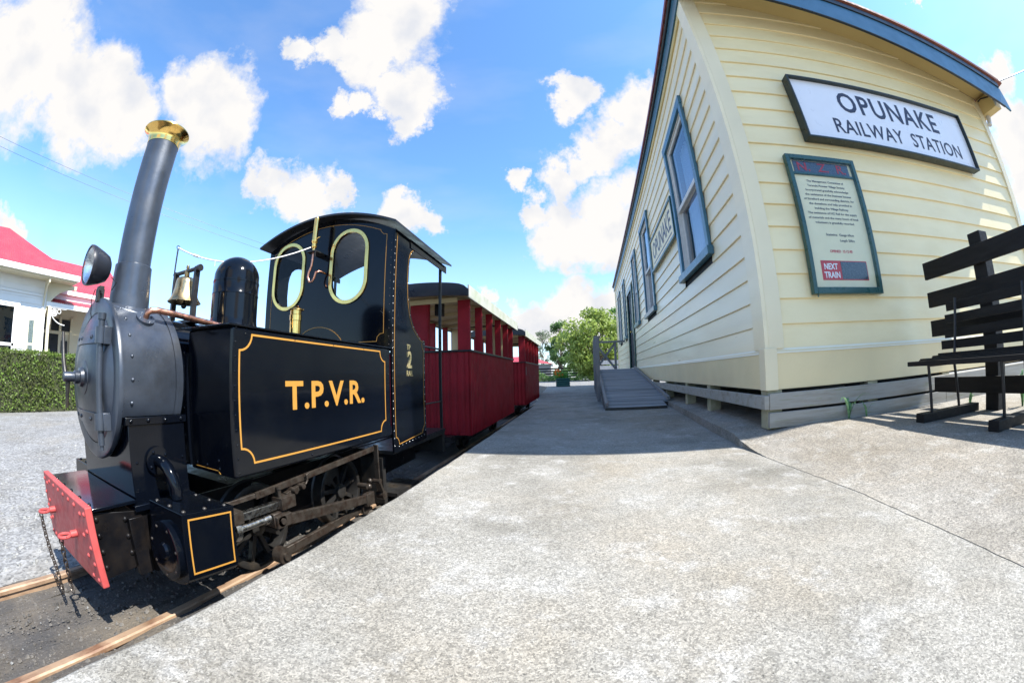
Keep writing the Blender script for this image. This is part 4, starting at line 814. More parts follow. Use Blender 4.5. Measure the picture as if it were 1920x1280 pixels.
    # side tanks
    for sg in (1, -1):
        X0, X1 = CX+sg*.255, CX+sg*.552
        zt, zb_ = .172, -.355
        lo, hi = min(X0, X1), max(X0, X1)
        m = MB(); m.box(lo, .868, zb_, hi, 2.046, zt); tk = m.build('side_tank', 'paint', R, bevel=.010, seg=3)
        m = MB()
        if sg == 1:
            m.box(hi-.012,.846,zt+.0015,hi+.006,2.047,zt+.0085); m.box(lo-.03,.846,zt+.0015,hi-.0125,.866,zt+.0075); m.box(lo-.03,.8665,zt+.0005,hi-.0125,2.047,zt+.0045)
            m.build('tank_top_edge', 'paint', tk, bevel=.002)
            m = MB(); m.box(lo-.03,.856,-.34,lo+.015,.8675,.085); m.rivets([(lo-.008,.856,-.33+.052*k) for k in range(9)], (0,-1,0), .0045); m.rivets([(lo+.05,.868,-.325),(lo+.12,.868,-.325),(lo+.20,.868,-.33),(lo+.20,.868,-.30)], (0,-1,0), .006)
            m.rivets([(hi,.885,-.335+.0505*k) for k in range(11)], (1,0,0), .0042); m.rivets([(hi,2.02,-.335+.05*k) for k in range(11)], (1,0,0), .0042)
            m.rivets([(hi,.93+k*.272,.150) for k in range(4)], (1,0,0), .0042); m.rivets([(hi,1.70,-.332),(hi,1.3,-.335)], (1,0,0), .0055)
            m.build('tank_rivets', 'steel' if False else 'paint', tk)
            m = MB(); m.strip(notch(.904,-.309,1.978,.149,.058), .0072, RIGHT(hi+.0004)); m.strip([(lo+.04,-.338),(lo+.19,-.338),(lo+.205,-.35)], .003, FRONT(.8676), closed=False); m.build('tank_lining', 'gold', tk)
            mm = MB(); mm.text('T.P.V.R.', I4, size=.112/.70, depth=.0012, offset=.0038, spacing=1.05); xs = [v[0] for v in mm.v]; k = .602/(max(xs)-min(xs)); c = (max(xs)+min(xs))/2
            m = MB(); m.add([((v[0]-c)*k, v[1], v[2]) for v in mm.v], mm.f, RIGHT(hi+.0005, 1.447, -.128)); m.build('tank_lettering', 'gold', tk)
            m = MB(); m.cyl((hi-.10,1.72,zt),(hi-.10,1.72,zt+.022),.05,n=24); m.box(hi-.12,1.78,zt+.004,hi-.08,1.82,zt+.03); m.build('filler_lid', 'paint', tk, bevel=.003)
    # safety valve, whistle and its pipe
    m = MB(); m.lathe([(.034,.160),(.036,.165),(.036,.175),(.031,.180),(.031,.268),(.034,.270),(.034,.300),(.031,.303),(.031,.325),(.045,.327),(.044,.331),(.028,.338),(.012,.350),(.0001,.353)], frame((-1.45,1.56,.03),(1,0,0),(0,1,0),(0,0,1)), 28); m.build('safety_valve', 'brass', R)
    m = MB(); Wf = frame((-1.695,1.955,0),(1,0,0),(0,1,0),(0,0,1))
    m.lathe([(.0001,1.095),(.006,1.094),(.008,1.085),(.018,1.082),(.019,1.075),(.019,.925),(.021,.924),(.021,.905),(.015,.895),(.017,.885),(.017,.870),(.010,.862),(.012,.84),(.0001,.84)], Wf, 24); m.cyl((-1.695,1.95,.925),(-1.64,1.945,.935),.004); wh = m.build('whistle', 'brass', R)
    m = MB(); m.tube([(-1.697,1.955,.84),(-1.698,1.955,.80),(-1.703,1.955,.74),(-1.722,1.955,.70),(-1.728,1.955,.665),(-1.712,1.955,.632),(-1.690,1.955,.628),(-1.672,1.955,.650),(-1.66,1.955,.69),(-1.645,1.97,.70),(-1.64,2.04,.70)], .0075, 10); m.build('whistle_pipe', 'copper', wh)
    m = MB(); m.box(-1.735,1.925,.832,-1.655,2.046,.840); m.box(-1.66,1.925,.795,-1.655,1.935,.832); m.build('whistle_bracket', 'blackiron', wh)
    # copper blower pipe with flange on the smokebox shoulder
    a = radians(52); n = Vector((cos(a), 0, sin(a))); f0 = Vector((CX, .705, cz))+n*sr
    m = MB(); m.cyl(f0-n*.002, f0+n*.009, .040, n=24); 
    X = Vector((0,1,0)); Y = n.cross(X)
    m.rivets([f0+n*.009+(X*cos(t)+Y*sin(t))*.03 for t in (0.3,1.87,3.44,5.0)], n, .006); m.build('pipe_flange', 'satin', R)
    m = MB(); m.tube([f0+n*.005, f0+n*.03, f0+n*.042+Vector((0,.012,0)), f0+n*.046+Vector((0,.04,0)), f0+n*.046+Vector((.01,.12,-.005)), Vector((-1.455,1.05,.215)), Vector((-1.46,1.5,.20))], .0125, 12); m.build('copper_pipe', 'copper', R)
    # saddle and front frame
    m = MB(); m.box(CX-.275,.590,-.455,CX+.280,.832,-.145); m.box(CX-.283,.580,-.172,CX+.286,.840,-.145); m.box(CX-.29,.575,-.462,CX+.298,.845,-.44)
    m.rivets([(CX+.286,.60+.072*k,-.158) for k in range(4)], (1,0,0), .009); m.rivets([(CX+.28,.615,-.3),(CX+.28,.815,-.3)], (1,0,0), .006)
    m.build('smokebox_saddle', 'paint', R, bevel=.003)
    m = MB(); m.box(CX-.29,.407,-.432,CX+.292,.585,-.420); m.rivets([(CX-.2+.11*k,.42,-.420) for k in range(5)], (0,0,1), .009, n=6); m.build('front_platform', 'paint', R, bevel=.002)
    m = MB()
    for sg in (1, -1):
        x = CX+sg*.272; m.plate([[(.407,-.435),(.407,-.665),(.56,-.655),(.62,-.70),(1.0,-.72),(2.95,-.70),(2.95,-.44),(.60,-.463)]], .014, RIGHT(x-.007))
    m.rivets([(CX+.279,.425,-.46-.055*k) for k in range(4)], (1,0,0), .011, n=6); m.rivets([(CX+.279,.535,-.48-.06*k) for k in range(3)], (1,0,0), .011, n=6)
    m.box(CX-.25,.60,-.70,CX+.25,.62,-.465); m.box(CX-.25,1.05,-.66,CX+.25,2.9,-.46); m.box(CX-.20,1.3,-.80,CX+.20,2.2,-.66)
    m.box(CX+.279,.54,-.68,CX+.305,.598,-.475)
    m.build('frame', 'frameblack', R, bevel=.002)
    # buffer beam
    m = MB(); m.box(CX-.305,.380,-.675,CX+.315,.406,-.405); 
    bb = m.build('buffer_beam', 'red', R, bevel=.004)
    m = MB(); rv = []
    for k in range(5): rv += [(CX-.285,.38,-.43-.055*k), (CX+.295,.38,-.43-.055*k)]
    for k in range(4): rv += [(CX-.24,.38,-.44-.07*k), (CX+.245,.38,-.44-.07*k)]
    for k in range(6): rv += [(CX-.19+.075*k,.38,-.425)]
    m.rivets(rv, (0,-1,0), .0085); m.build('rivets', 'red', bb)
    for x, z in ((CX-.17,-.53),(CX+.14,-.535)):
        m = MB(); m.cyl((x,.38,z),(x,.355,z),.013,n=10); T = frame((x,.332,z),(1,0,0),(0,1,0),(0,0,1)); pts = [(x+.022*cos(2*pi*k/14), .332+.022*sin(2*pi*k/14), z) for k in range(15)]; m.tube(pts, .006, 8); m.build('eye_bolt', 'red', bb)
    def chain(pts, r=.011, w=.0028):
        mm = MB(); P = [Vector(p) for p in pts]; L = [0]
        for k in range(len(P)-1): L.append(L[-1]+(P[k+1]-P[k]).length)
        def at(s):
            for k in range(len(P)-1):
                if s <= L[k+1] or k == len(P)-2: t = (s-L[k])/max(1e-6, L[k+1]-L[k]); return P[k].lerp(P[k+1], t), (P[k+1]-P[k]).normalized()
        s = 0; i = 0
        while s < L[-1]:
            c, d = at(s); X = d.orthogonal().normalized()
            if i % 2: X = d.cross(X)
            mm.tube([c+d*(r*1.35*cos(2*pi*k/10))+X*(r*.72*sin(2*pi*k/10)) for k in range(11)], w, 5, caps=False); s += r*1.75; i += 1
        return mm
    chain([(CX-.17,.315,-.545),(CX-.155,.313,-.60),(CX-.12,.312,-.68),(CX-.095,.313,-.73),(CX-.075,.31,-.77),(CX-.065,.305,-.83)]).build('coupling_chain', 'oily', R)
    chain([(CX+.14,.315,-.55),(CX+.135,.313,-.61),(CX+.13,.313,-.67),(CX+.11,.312,-.715),(CX+.135,.31,-.74)]).build('coupling_chain', 'oily', R)
    # cylinders
    for sg in (1, -1):
        x0 = CX+sg*.335; x1 = CX+sg*.560; lo, hi = min(x0, x1), max(x0, x1)
        cxm, rr = (lo+hi)/2, (hi-lo)/2
        IN = Matrix.Translation((0,.715,-.54)) @ Matrix.Rotation(radians(-5.5), 4, 'X') @ Matrix.Translation((0,-.715,.54))
        prof = [(lo,-.425),(hi,-.425),(hi,-.628)]+[(cxm+rr*cos(t), -.628+.050*sin(t)) for t in [-pi*k/12 for k in range(1, 12)]]+[(lo,-.628)]
        m = MB(); m.plate([prof[::-1]], -.215, IN @ FRONT(.608)); m.box(lo-.02 if sg == 1 else hi,.63,-.52,lo if sg == 1 else hi+.02,.80,-.44)
        cy = m.build('cylinder', 'paint', R, bevel=.006)
        m = MB(); cc = IN @ ALONGY(cxm+.002, 0, -.568); m.lathe([(.0001,.580),(.024,.581),(.029,.590),(.066,.591),(.088,.586),(.098,.589),(.099,.608)], cc, 44)
        m.build('cylinder_cover', 'paint', cy)
        m = MB(); m.rivets([(cxm+.002+.083*cos(t),.588,-.568+.083*sin(t)) for t in [2*pi*k/7+.2 for k in range(7)]], (0,-1,0), .0065, M=IN, n=6); m.build('cover_bolts', 'oily', cy)
        m = MB(); m.rivets([(lo+.02+.09*i,.63+.085*j,-.425) for i in range(3) for j in range(3) if not (i == 1 and j == 1)], (0,0,1), .008, M=IN, n=6); m.build('cylinder_bolts', 'grimy', cy)
        if sg == 1:
            m = MB(); m.strip([(.630,-.622),(.806,-.622),(.806,-.445),(.630,-.445)], .0055, IN @ RIGHT(hi+.0006)); m.build('cylinder_lining', 'gold', cy)
    # steam pipe to the cylinder
    m = MB(); m.cyl((CX+.281,.70,-.30),(CX+.291,.70,-.30),.050,n=28); m.rivets([(CX+.291,.70+.037*cos(t),-.30+.037*sin(t)) for t in (0.5,2.1,3.7,5.2)], (1,0,0), .007, n=6)
    m.tube([(CX+.28,.70,-.30),(CX+.325,.70,-.302),(CX+.355,.703,-.318),(CX+.375,.706,-.345),(CX+.384,.71,-.38),(CX+.386,.71,-.42)], .0225, 16); m.build('steam_pipe', 'paint', R)
    # wheels
    for y in (1.12, 1.78):
        for sg in (1, -1):
            x = CX+sg*.30; AX = frame((x, y, RZ+.196),(0,1,0),(0,0,1),(1,0,0)) if sg == 1 else frame((x, y, RZ+.196),(0,-1,0),(0,0,1),(-1,0,0))
            m = MB(); m.lathe([(.165,-.03),(.205,-.032),(.207,-.022),(.197,-.014),(.196,.042),(.190,.046),(.168,.046),(.165,.040),(.165,-.03)], AX, 48)
            m.lathe([(.0001,.05),(.030,.05),(.040,.045),(.040,-.02)], AX, 24)
            for k in range(9):
                t = 2*pi*k/9+.2; m.beam(AX @ Vector((.03*cos(t),.03*sin(t),.012)), AX @ Vector((.168*cos(t),.168*sin(t),.012)), .022, .024, (1,0,0))
            if sg == 1 or True:
                m.plate([[(.168*cos(t), .168*sin(t)) for t in [pi*.55+.9*k/6 for k in range(7)]]+[(.10*cos(t), .10*sin(t)) for t in [pi*.55+.9*k/6 for k in range(6, -1, -1)]]], .03, AX)
            m.build('wheel', 'grimy', R)
    # motion on the right side
    x = -1.15
    m = MB(); m.cyl((x-.02,.850,-.552),(x-.02,.875,-.556),.040,n=18); m.cyl((x-.02,.87,-.556),(x-.02,1.045,-.560),.0145,n=14); m.cyl((x-.02,1.02,-.560),(x-.02,1.05,-.560),.020,n=14); m.build('piston_rod', 'steel', R)
    m = MB(); m.box(x-.045,1.055,-.600,x+.005,1.125,-.54); m.cyl((x-.03,1.09,-.575),(x+.018,1.09,-.575),.024,n=16); m.cyl((x+.018,1.09,-.575),(x+.026,1.09,-.575),.014,n=8); m.build('crosshead', 'oily', R, bevel=.004)
    m = MB(); m.beam((x-.02,.85,-.508),(x-.02,1.12,-.516),.030,.030,(0,0,1)); m.build('slide_bar', 'steel', R, bevel=.002)
    m = MB(); m.beam((x,1.09,-.578),(x+.006,1.775,-.672),.020,.048); m.box(x-.012,1.74,-.712,x+.022,1.82,-.640); m.box(x-.012,1.06,-.604,x+.018,1.15,-.552); m.build('connecting_rod', 'oily', R, bevel=.004)
    m = MB(); m.beam((x-.04,1.10,-.742),(x-.03,1.76,-.730),.018,.040); m.cyl((x-.055,1.10,-.742),(x-.008,1.10,-.742),.037,n=20); m.cyl((x-.055,1.77,-.730),(x-.008,1.77,-.730),.037,n=20); m.cyl((x-.01,1.10,-.742),(x+.004,1.10,-.742),.018,n=10); m.build('coupling_rod', 'oily', R, bevel=.003)
    m = MB(); m.box(x-.05,.845,-.525,x+.012,.895,-.478); m.box(x-.045,1.10,-.535,x+.015,1.185,-.485); m.cyl((x-.01,1.115,-.49),(x-.01,1.115,-.447),.009,n=10); m.cyl((x-.01,1.115,-.45),(x-.01,1.115,-.44),.013,n=10)
    m.beam((x-.02,1.16,-.49),(x-.02,1.285,-.468),.022,.022); m.cyl((x-.04,1.20,-.475),(x+.012,1.20,-.475),.014,n=10); m.cyl((x-.04,1.25,-.468),(x+.012,1.25,-.468),.012,n=10); m.tube([(x,1.275,-.465),(x,1.29,-.45),(x,1.285,-.425),(x,1.30,-.422)], .005, 7); m.build('slide_bracket', 'oily', R, bevel=.003)
    m = MB(); m.beam((x-.03,1.00,-.455),(x+.0,1.875,-.405),.012,.028); m.beam((x-.07,.85,-.468),(x-.03,1.03,-.452),.016,.018); m.build('valve_rod', 'oily', R, bevel=.002)
    m = MB(); m.beam((x+.01,1.885,-.385),(x+.01,1.885,-.60),.012,.030,(1,0,0)); m.cyl((x-.02,1.885,-.600),(x+.03,1.885,-.600),.016,n=12); m.beam((x+.01,1.885,-.60),(x+.0,1.945,-.70),.018,.035,(1,0,0)); m.cyl((x-.03,1.94,-.70),(x+.022,1.94,-.70),.026,n=14); m.sphere((x+.0,1.80,-.61),.018); m.cyl((x-.05,1.77,-.60),(x+.01,1.77,-.60),.016,n=10); m.sphere((x-.01,1.83,-.585),.014)
    m.build('rocking_lever', 'oily', R, bevel=.002)
    # valve gear bits behind and step/axleboxes
    for y in (1.12, 1.78): m = MB(); m.cyl((CX-.3,y,RZ+.196),(CX+.3,y,RZ+.196),.025); m.build('axle', 'grimy', R)
    m = MB(); m.box(-1.36,2.05,-.80,-1.20,2.09,-.50); m.box(-1.36,2.15,-.78,-1.16,2.5,-.755); m.build('cab_step', 'grimy', R)
    # cab front with two oval windows
    hw = .552; zb_ = .16; zside = .945
    arc = [(CX+hw*sin(t)*1.0, zside+.115*(cos(t*1.0)-cos(pi/2))) for t in [pi/2-pi*k/20 for k in range(21)]]
    arc = [(CX+hw*(1-2*k/20), zside+.145*(1-(1-2*k/20)**2)) for k in range(21)]
    outer = [(CX-hw,zb_),(CX+hw,zb_)]+arc
    holes = [oval(CX+.215,.735,.262,.470), oval(CX-.335,.725,.270,.455)]
    m = MB(); m.plate([outer]+holes, .012, FRONT(2.062)); m.box(CX-.25,2.05,-.2,CX+.25,2.062,.17); cf = m.build('cab_front', 'paint', R)
    for (cx_, cy_, w_, h_) in ((CX+.215,.735,.262,.470),(CX-.335,.725,.270,.455)):
        m = MB(); m.plate([oval(cx_, cy_, w_+.052, h_+.052, 16), oval(cx_, cy_, w_, h_, 16)], .010, FRONT(2.0498))
        o_ = oval(cx_, cy_, w_+.028, h_+.028, 8); m.rivets([(p[0],2.0398,p[1]) for p in o_[::2]], (0,-1,0), .0035, n=6)
        wf = m.build('window', 'brass', cf, bevel=.003)
        m = MB(); m.plate([oval(cx_, cy_, w_+.01, h_+.01, 16)], .003, FRONT(2.0605)); m.build('glass', 'glassclear', wf)
    m = MB(); F = FRONT(2.0497)
    topl = [(CX+(hw-.10)*(1-2*k/14), zside+.145*(1-((hw-.10)*(1-2*k/14)/hw)**2)-.04) for k in range(15)]
    xa, xb = CX+hw-.05, CX-hw+.05
    P = [(xa,.245),(xa,.905)]+[(CX+hw-.10+.05*(1-cos(t))*0+.045*sin(t)*0, 0) for t in ()]
    c1 = [(xa-.04+.04*cos(t), .905+.035+.04*sin(t)-.04) for t in ()]
    path = [(CX+hw-.10,.222),(CX+hw-.095,.250),(CX+hw-.075,.268),(xa,.272),(xa,.915),(CX+hw-.075,.92),(CX+hw-.095,.94)]+topl+[(CX-hw+.095,.94),(CX-hw+.075,.92),(xb,.915),(xb,.272),(CX-hw+.075,.268),(CX-hw+.10,.222)]
    m.strip(path, .0035, F, closed=True)
    ar = [(CX-.02+.23*cos(t), .15+.185*sin(t)) for t in [radians(15+150*k/16) for k in range(17)]]; m.strip(ar, .0045, FRONT(2.0475), closed=False)
    m.build('cab_lining', 'gold', cf)
    m = MB(); rv = []
    for x_ in (CX+hw-.012,): rv += [(x_,2.05,.2+.05*k) for k in range(15)]
    rv += [(CX+.01,2.05,.25+.045*k) for k in range(13)]+[(CX-.03,2.05,.25+.045*k) for k in range(13)]+[(CX-hw+.012,2.05,.2+.06*k) for k in range(13)]
    m.rivets(rv, (0,-1,0), .0028, n=6); m.rivets([(CX+hw*(1-2*k/16)*.97,2.05,zside-.012+.145*(1-((1-2*k/16)*.97)**2)) for k in range(17)], (0,-1,0), .0028, n=6)
    m.build('cab_rivets', 'oily', cf)
    # cab sides with the doorway cut
    for sg in (1, -1):
        cut = [(2.56,-.445),(2.56,.262)]+[(2.50-.0*k, .262) for k in (0,)]+[(2.475,.275),(2.43,.30),(2.37,.345),(2.315,.42),(2.285,.52),(2.272,.63),(2.275,.75),(2.285,.80),(2.305,.845),(2.34,.875),(2.39,.895),(2.48,.905),(3.0,.905),(3.0,.945)]
        side = [(2.052,-.465),]+cut+[(2.052,.945)]
        M_ = RIGHT(CX+hw-.002) if sg == 1 else frame((CX-hw+.002,0,0),(0,1,0),(0,0,1),(-1,0,0))
        m = MB(); m.plate([side], .012, M_); cs = m.build('cab_side', 'paint', R)
        if sg == 1:
            xo = CX+hw+.010
            m = MB(); inner = [(2.535,.262)]+[(2.475,.275),(2.43,.30),(2.37,.345),(2.315,.42),(2.285,.52),(2.272,.63),(2.275,.75),(2.285,.80),(2.305,.845),(2.34,.875),(2.39,.895)]
            off = [(p[0]-.018 if i > 2 else p[0]-.008, p[1]-.012 if i < 6 else p[1]+.004) for i, p in enumerate(inner)]
            m.strip(off, .004, RIGHT(xo+.0004), closed=False)
            lp = notch(2.082,-.415,2.525,.20,.04)
            m.strip([(2.082,.925),(2.082,-.37),(2.10,-.375),(2.118,-.395),(2.122,-.418),(2.49,-.395),(2.497,-.37),(2.515,-.352),(2.528,-.35),(2.528,.195),(2.512,.205),(2.503,.225),(2.503,.243)], .004, RIGHT(xo+.0004), closed=False)
            m.build('side_lining', 'gold', cs)
            m = MB(); m.rivets([(xo,p[0]-.006,p[1]-.002) for i, p in enumerate(inner)]+[(xo,2.545,.24-.052*k) for k in range(13)]+[(xo,2.06,-.42+.046*k) for k in range(29)]+[(xo,2.12+.05*k,-.432+.002*k) for k in range(9)], (1,0,0), .0036, n=6); m.build('side_rivets', 'steel', cs)
            m = MB(); m.text('TP', RIGHT(xo+.0003,2.285,.182), size=.050, depth=.002, offset=.0004); m.text('2', RIGHT(xo+.0003,2.295,.062), size=.155, depth=.006, offset=.003, xs=.85); m.text('RAIL', RIGHT(xo+.0003,2.30,.008), size=.052, depth=.002, offset=.0006, xs=.95); m.build('number', 'goldmetal', cs)
            m = MB(); m.plate([[(2.282,.885),(3.0,.885),(3.0,.945),(2.27,.945)]], .006, RIGHT(xo)); m.rivets([(xo+.006,2.32+.028*k,.90) for k in range(24)], (1,0,0), .0028, n=6); m.build('roof_angle', 'paint', cs)
    # cab roof
    m = MB(); vs = []; fs = []; K = 24; hw2 = .605
    for j, y in enumerate((1.965, 3.035)):
        for k in range(K+1):
            t = 1-2*k/K; x_ = CX+hw2*t; z_ = .955+.135*(1-t*t); vs += [(x_, y, z_), (x_, y, z_+.014)]
    n = 2*(K+1)
    for k in range(K): a = 2*k; fs += [(a, a+2, n+a+2, n+a), (a+1, n+a+1, n+a+3, a+3), (a, a+1, a+3, a+2), (n+a, n+a+2, n+a+3, n+a+1)]
    fs += [(0, n, n+1, 1), (2*K, 2*K+1, n+2*K+1, n+2*K)]
    m.add(vs, fs, None, False); m.build('cab_roof', 'roofblack', R)
    m = MB()
    for sg in (1, -1):
        x_ = CX+sg*.545; m.box(x_-.010,2.905,-.42,x_+.010,2.925,.945)
        m.cyl((x_,2.56,.225),(x_,2.92,.225),.008,n=8); m.cyl((x_,2.56,-.20),(x_,2.92,-.20),.006,n=8)
    m.box(CX-hw,2.56,-.452,CX+hw,2.98,-.430); m.build('cab_handrail', 'blackiron', R)
    m = MB(); m.box(CX-hw+.01,2.062,-.475,CX+hw-.005,2.98,-.4525); m.box(CX-hw+.02,2.93,-.62,CX+hw-.01,2.985,-.476); m.build('cab_floor', 'grimy', R)
    m = MB(); m.box(CX-.22,2.062,-.40,CX+.22,2.18,.12); m.cyl((CX,2.1,.3),(CX,2.1,.55),.02); m.lathe([(.045,0),(.045,.02),(.02,.03)], frame((CX+.08,2.12,.42),(1,0,0),(0,0,1),(0,1,0)), 16); m.box(CX-.40,2.6,-.43,CX-.15,2.9,-.05); m.build('backhead', 'grimy', R)
    m = MB(); m.cyl((CX,2.985,-.56),(CX,3.62,-.56),.02); m.build('drawbar', 'grimy', R)

# ================================================================== CARRIAGES
def carriage():
    root = empty('railway_carriage', (CX, 3.77, RZ))
    hw = .55; L = 2.56; zb, zs = .232, 1.107      # heights above the rail: body bottom, sill
    def grooves(p, q, nrm, pitch, m, z0, z1, dep=.010, th=.018):
        p = Vector(p); q = Vector(q); d = (q-p); Ln = d.length; d.normalize(); n = max(1, round(Ln/pitch)); w = Ln/n; nrm = Vector(nrm); pf = []
        for i in range(n):
            a = i*w; pf += [(a, -dep), (a+w*.10, -dep*.9), (a+w*.30, -dep*.12), (a+w*.5, 0), (a+w*.70, -dep*.12), (a+w*.90, -dep*.9)]
        pf.append((Ln, -dep)); vs = []; fs = []
        for a, o in pf:
            P = p+d*a+nrm*o; B = p+d*a-nrm*th
            vs += [(P.x, P.y, z0), (P.x, P.y, z1), (B.x, B.y, z0), (B.x, B.y, z1)]
        for i in range(len(pf)-1): a = 4*i; fs += [(a, a+4, a+5, a+1), (a+2, a+3, a+7, a+6), (a+1, a+5, a+7, a+3), (a, a+2, a+6, a+4)]
        m.add(vs, fs)
    m = MB(); grooves((-hw,0,0),(hw,0,0),(0,-1,0),.080,m,zb,zs,.016); grooves((-hw,L,0),(hw,L,0),(0,1,0),.095,m,zb,zs); m.build('end_panel', 'carred', root)
    m = MB(); grooves((hw,0,0),(hw,L,0),(1,0,0),.060,m,zb,zs,.010); m.build('side_panel', 'carred', root)
    m = MB(); grooves((-hw,0,0),(-hw,L,0),(-1,0,0),.055,m,zb,zs,.006); m.build('side_panel', 'carred', root)
    m = MB(); m.box(-hw-.012,-.012,zs,hw+.012,.03,zs+.022); m.box(-hw-.012,L-.03,zs,hw+.012,L+.012,zs+.022); m.box(hw-.03,.03,zs,hw+.012,L-.03,zs+.022); m.box(-hw-.012,.03,zs,-hw+.03,L-.03,zs+.022); m.build('sill', 'blackiron', root, bevel=.003)
    m = MB(); m.box(-hw+.02,.02,zb+.02,hw-.02,L-.02,zb+.06); m.build('floor', 'grimy', root)
    zt = 1.66
    for sx in (1, -1):
        for i, y in enumerate((0.0, .50, 1.02, 1.55, 2.10, L-.03)):
            m = MB(); w = .135 if i in (0, 5) else .085; x0, x1 = (hw-w, hw) if sx == 1 else (-hw, -hw+w)
            m.box(x0, y, zs+.022, x1, y+.030, zt)
            m.build('post', 'carred', root, bevel=.002)
    m = MB(); m.box(-.16,.035,zs-.5,.06,.12,zt+.01); m.build('centre_post', 'carred', root, bevel=.02)
    m = MB(); m.box(.07,.2,zt-.12,.16,.30,zt+.04); m.build('lamp_box', 'blackiron', root, bevel=.01)
    m = MB(); m.box(-hw+.02,L-.045,zs+.02,-.18,L-.032,zt); m.box(.18,L-.045,zs+.02,hw-.135,L-.032,zt); m.box(-hw+.14,.0,zt-.02,hw-.135,.03,zt+.03); m.box(-hw,L-.03,zt-.02,hw,L,zt+.03)
    for sx in (1, -1): m.box(sx*hw-.012,.03,zt+.001,sx*hw+.012,L-.03,zt+.035)
    # arched roof underside with ribs
    K = 16; ar = lambda t: 1.705+.055*(1-t*t)
    vs = []; fs = []
    for y in (-.17, L+.25):
        for k in range(K+1): t = -1+2*k/K; vs.append((t*(hw+.005), y, ar(t)))
    for k in range(K): fs.append((k, K+1+k, K+2+k, k+1))
    m.add(vs, fs, None, True)
    for y in (.25, .75, 1.28, 1.82, 2.3):
        vs = []; fs = []
        for k in range(K+1):
            t = -1+2*k/K
            for yy in (y, y+.03): vs += [(t*(hw-.01), yy, ar(t)-.045), (t*(hw-.01), yy, ar(t)-.002)]
        for k in range(K): a = 4*k; fs += [(a, a+4, a+5, a+1), (a+2, a+3, a+7, a+6), (a, a+2, a+6, a+4)]
        m.add(vs, fs)
    m.build('ceiling', 'cream', root)
    # roof skin and ends
    vs = []; fs = []
    for y in (-.18, L+.26):
        for k in range(K+1): t = -1+2*k/K; vs += [(t*(hw+.035), y, ar(t)+.012), (t*(hw+.035), y, ar(t)+.034+.03*(1-t**8))]
    n = 2*(K+1)
    for k in range(K): a = 2*k; fs += [(a+1, a+3, n+a+3, n+a+1), (a, n+a, n+a+2, a+2), (a, a+2, a+3, a+1), (n+a, n+a+1, n+a+3, n+a+2)]
    m = MB(); m.add(vs, fs, None, True)
    for sx in (1, -1): m.box(sx*(hw+.034),-.18,1.645,sx*(hw+.046),L+.26,1.775)
    rf = m.build('roof', 'roofpale', root)
    for y in (-.205, L+.262):
        P = [(t*(hw+.048), ar(t)+.070+(-.050*abs(t)**14)) for t in [-1+2*k/24 for k in range(25)]]; Q = [(t*(hw+.048), 1.655+.030*(1-t*t)) for t in [1-2*k/24 for k in range(25)]]
        m = MB(); m.plate([(P+Q)[::-1]], .022, frame((0,y+.022,0),(1,0,0),(0,0,1),(0,-1,0))); m.build('roof_end', 'roofblack', rf, bevel=.004)
    # slatted seats across
    for y in (.40, .95, 1.48, 2.0):
        m = MB(); m.box(-hw+.03,y,.55,hw-.05,y+.28,.585); m.box(-hw+.03,y+.26,.58,hw-.05,y+.285,1.0); m.build('seat', 'carred', root, bevel=.003)
    m = MB(); m.box(-.36,-.12,.17,.36,L+.12,.228); m.box(-.30,.3,.07,-.27,L-.3,.17); m.box(.27,.3,.07,.30,L-.3,.17); m.build('underframe', 'grimy', root)
    for y in (.5, L-.5):
        for sg in (1, -1):
            m = MB(); AX = frame((sg*.29,y,.14),(0,1,0),(0,0,1),(sg,0,0)); m.lathe([(.0001,.03),(.03,.03),(.035,.0),(.11,.0),(.115,.03),(.14,.035),(.14,-.03),(.155,-.035),(.155,-.045),(.03,-.04)], AX, 28); m.build('wheel', 'grimy', root)
    m = MB(); m.cyl((0,-.15,.21),(0,-.6,.21),.02); m.build('drawbar', 'grimy', root)
    return root
def carriages():
    c = carriage(); c['label'] = 'dark red open sided carriage coupled right behind the locomotive cab'; c['category'] = 'carriage'; c['group'] = 'red open sided carriages'
    d = copy_tree(c, None, label='second dark red open carriage further from the locomotive at the platform end', category='carriage', group='red open sided carriages')
    d.location = (CX+.0, 7.75, RZ)
    m = MB(); m.box(.553,.03,.85,.556,.10,1.02); e = m.build('number_plate', 'greytext', d)

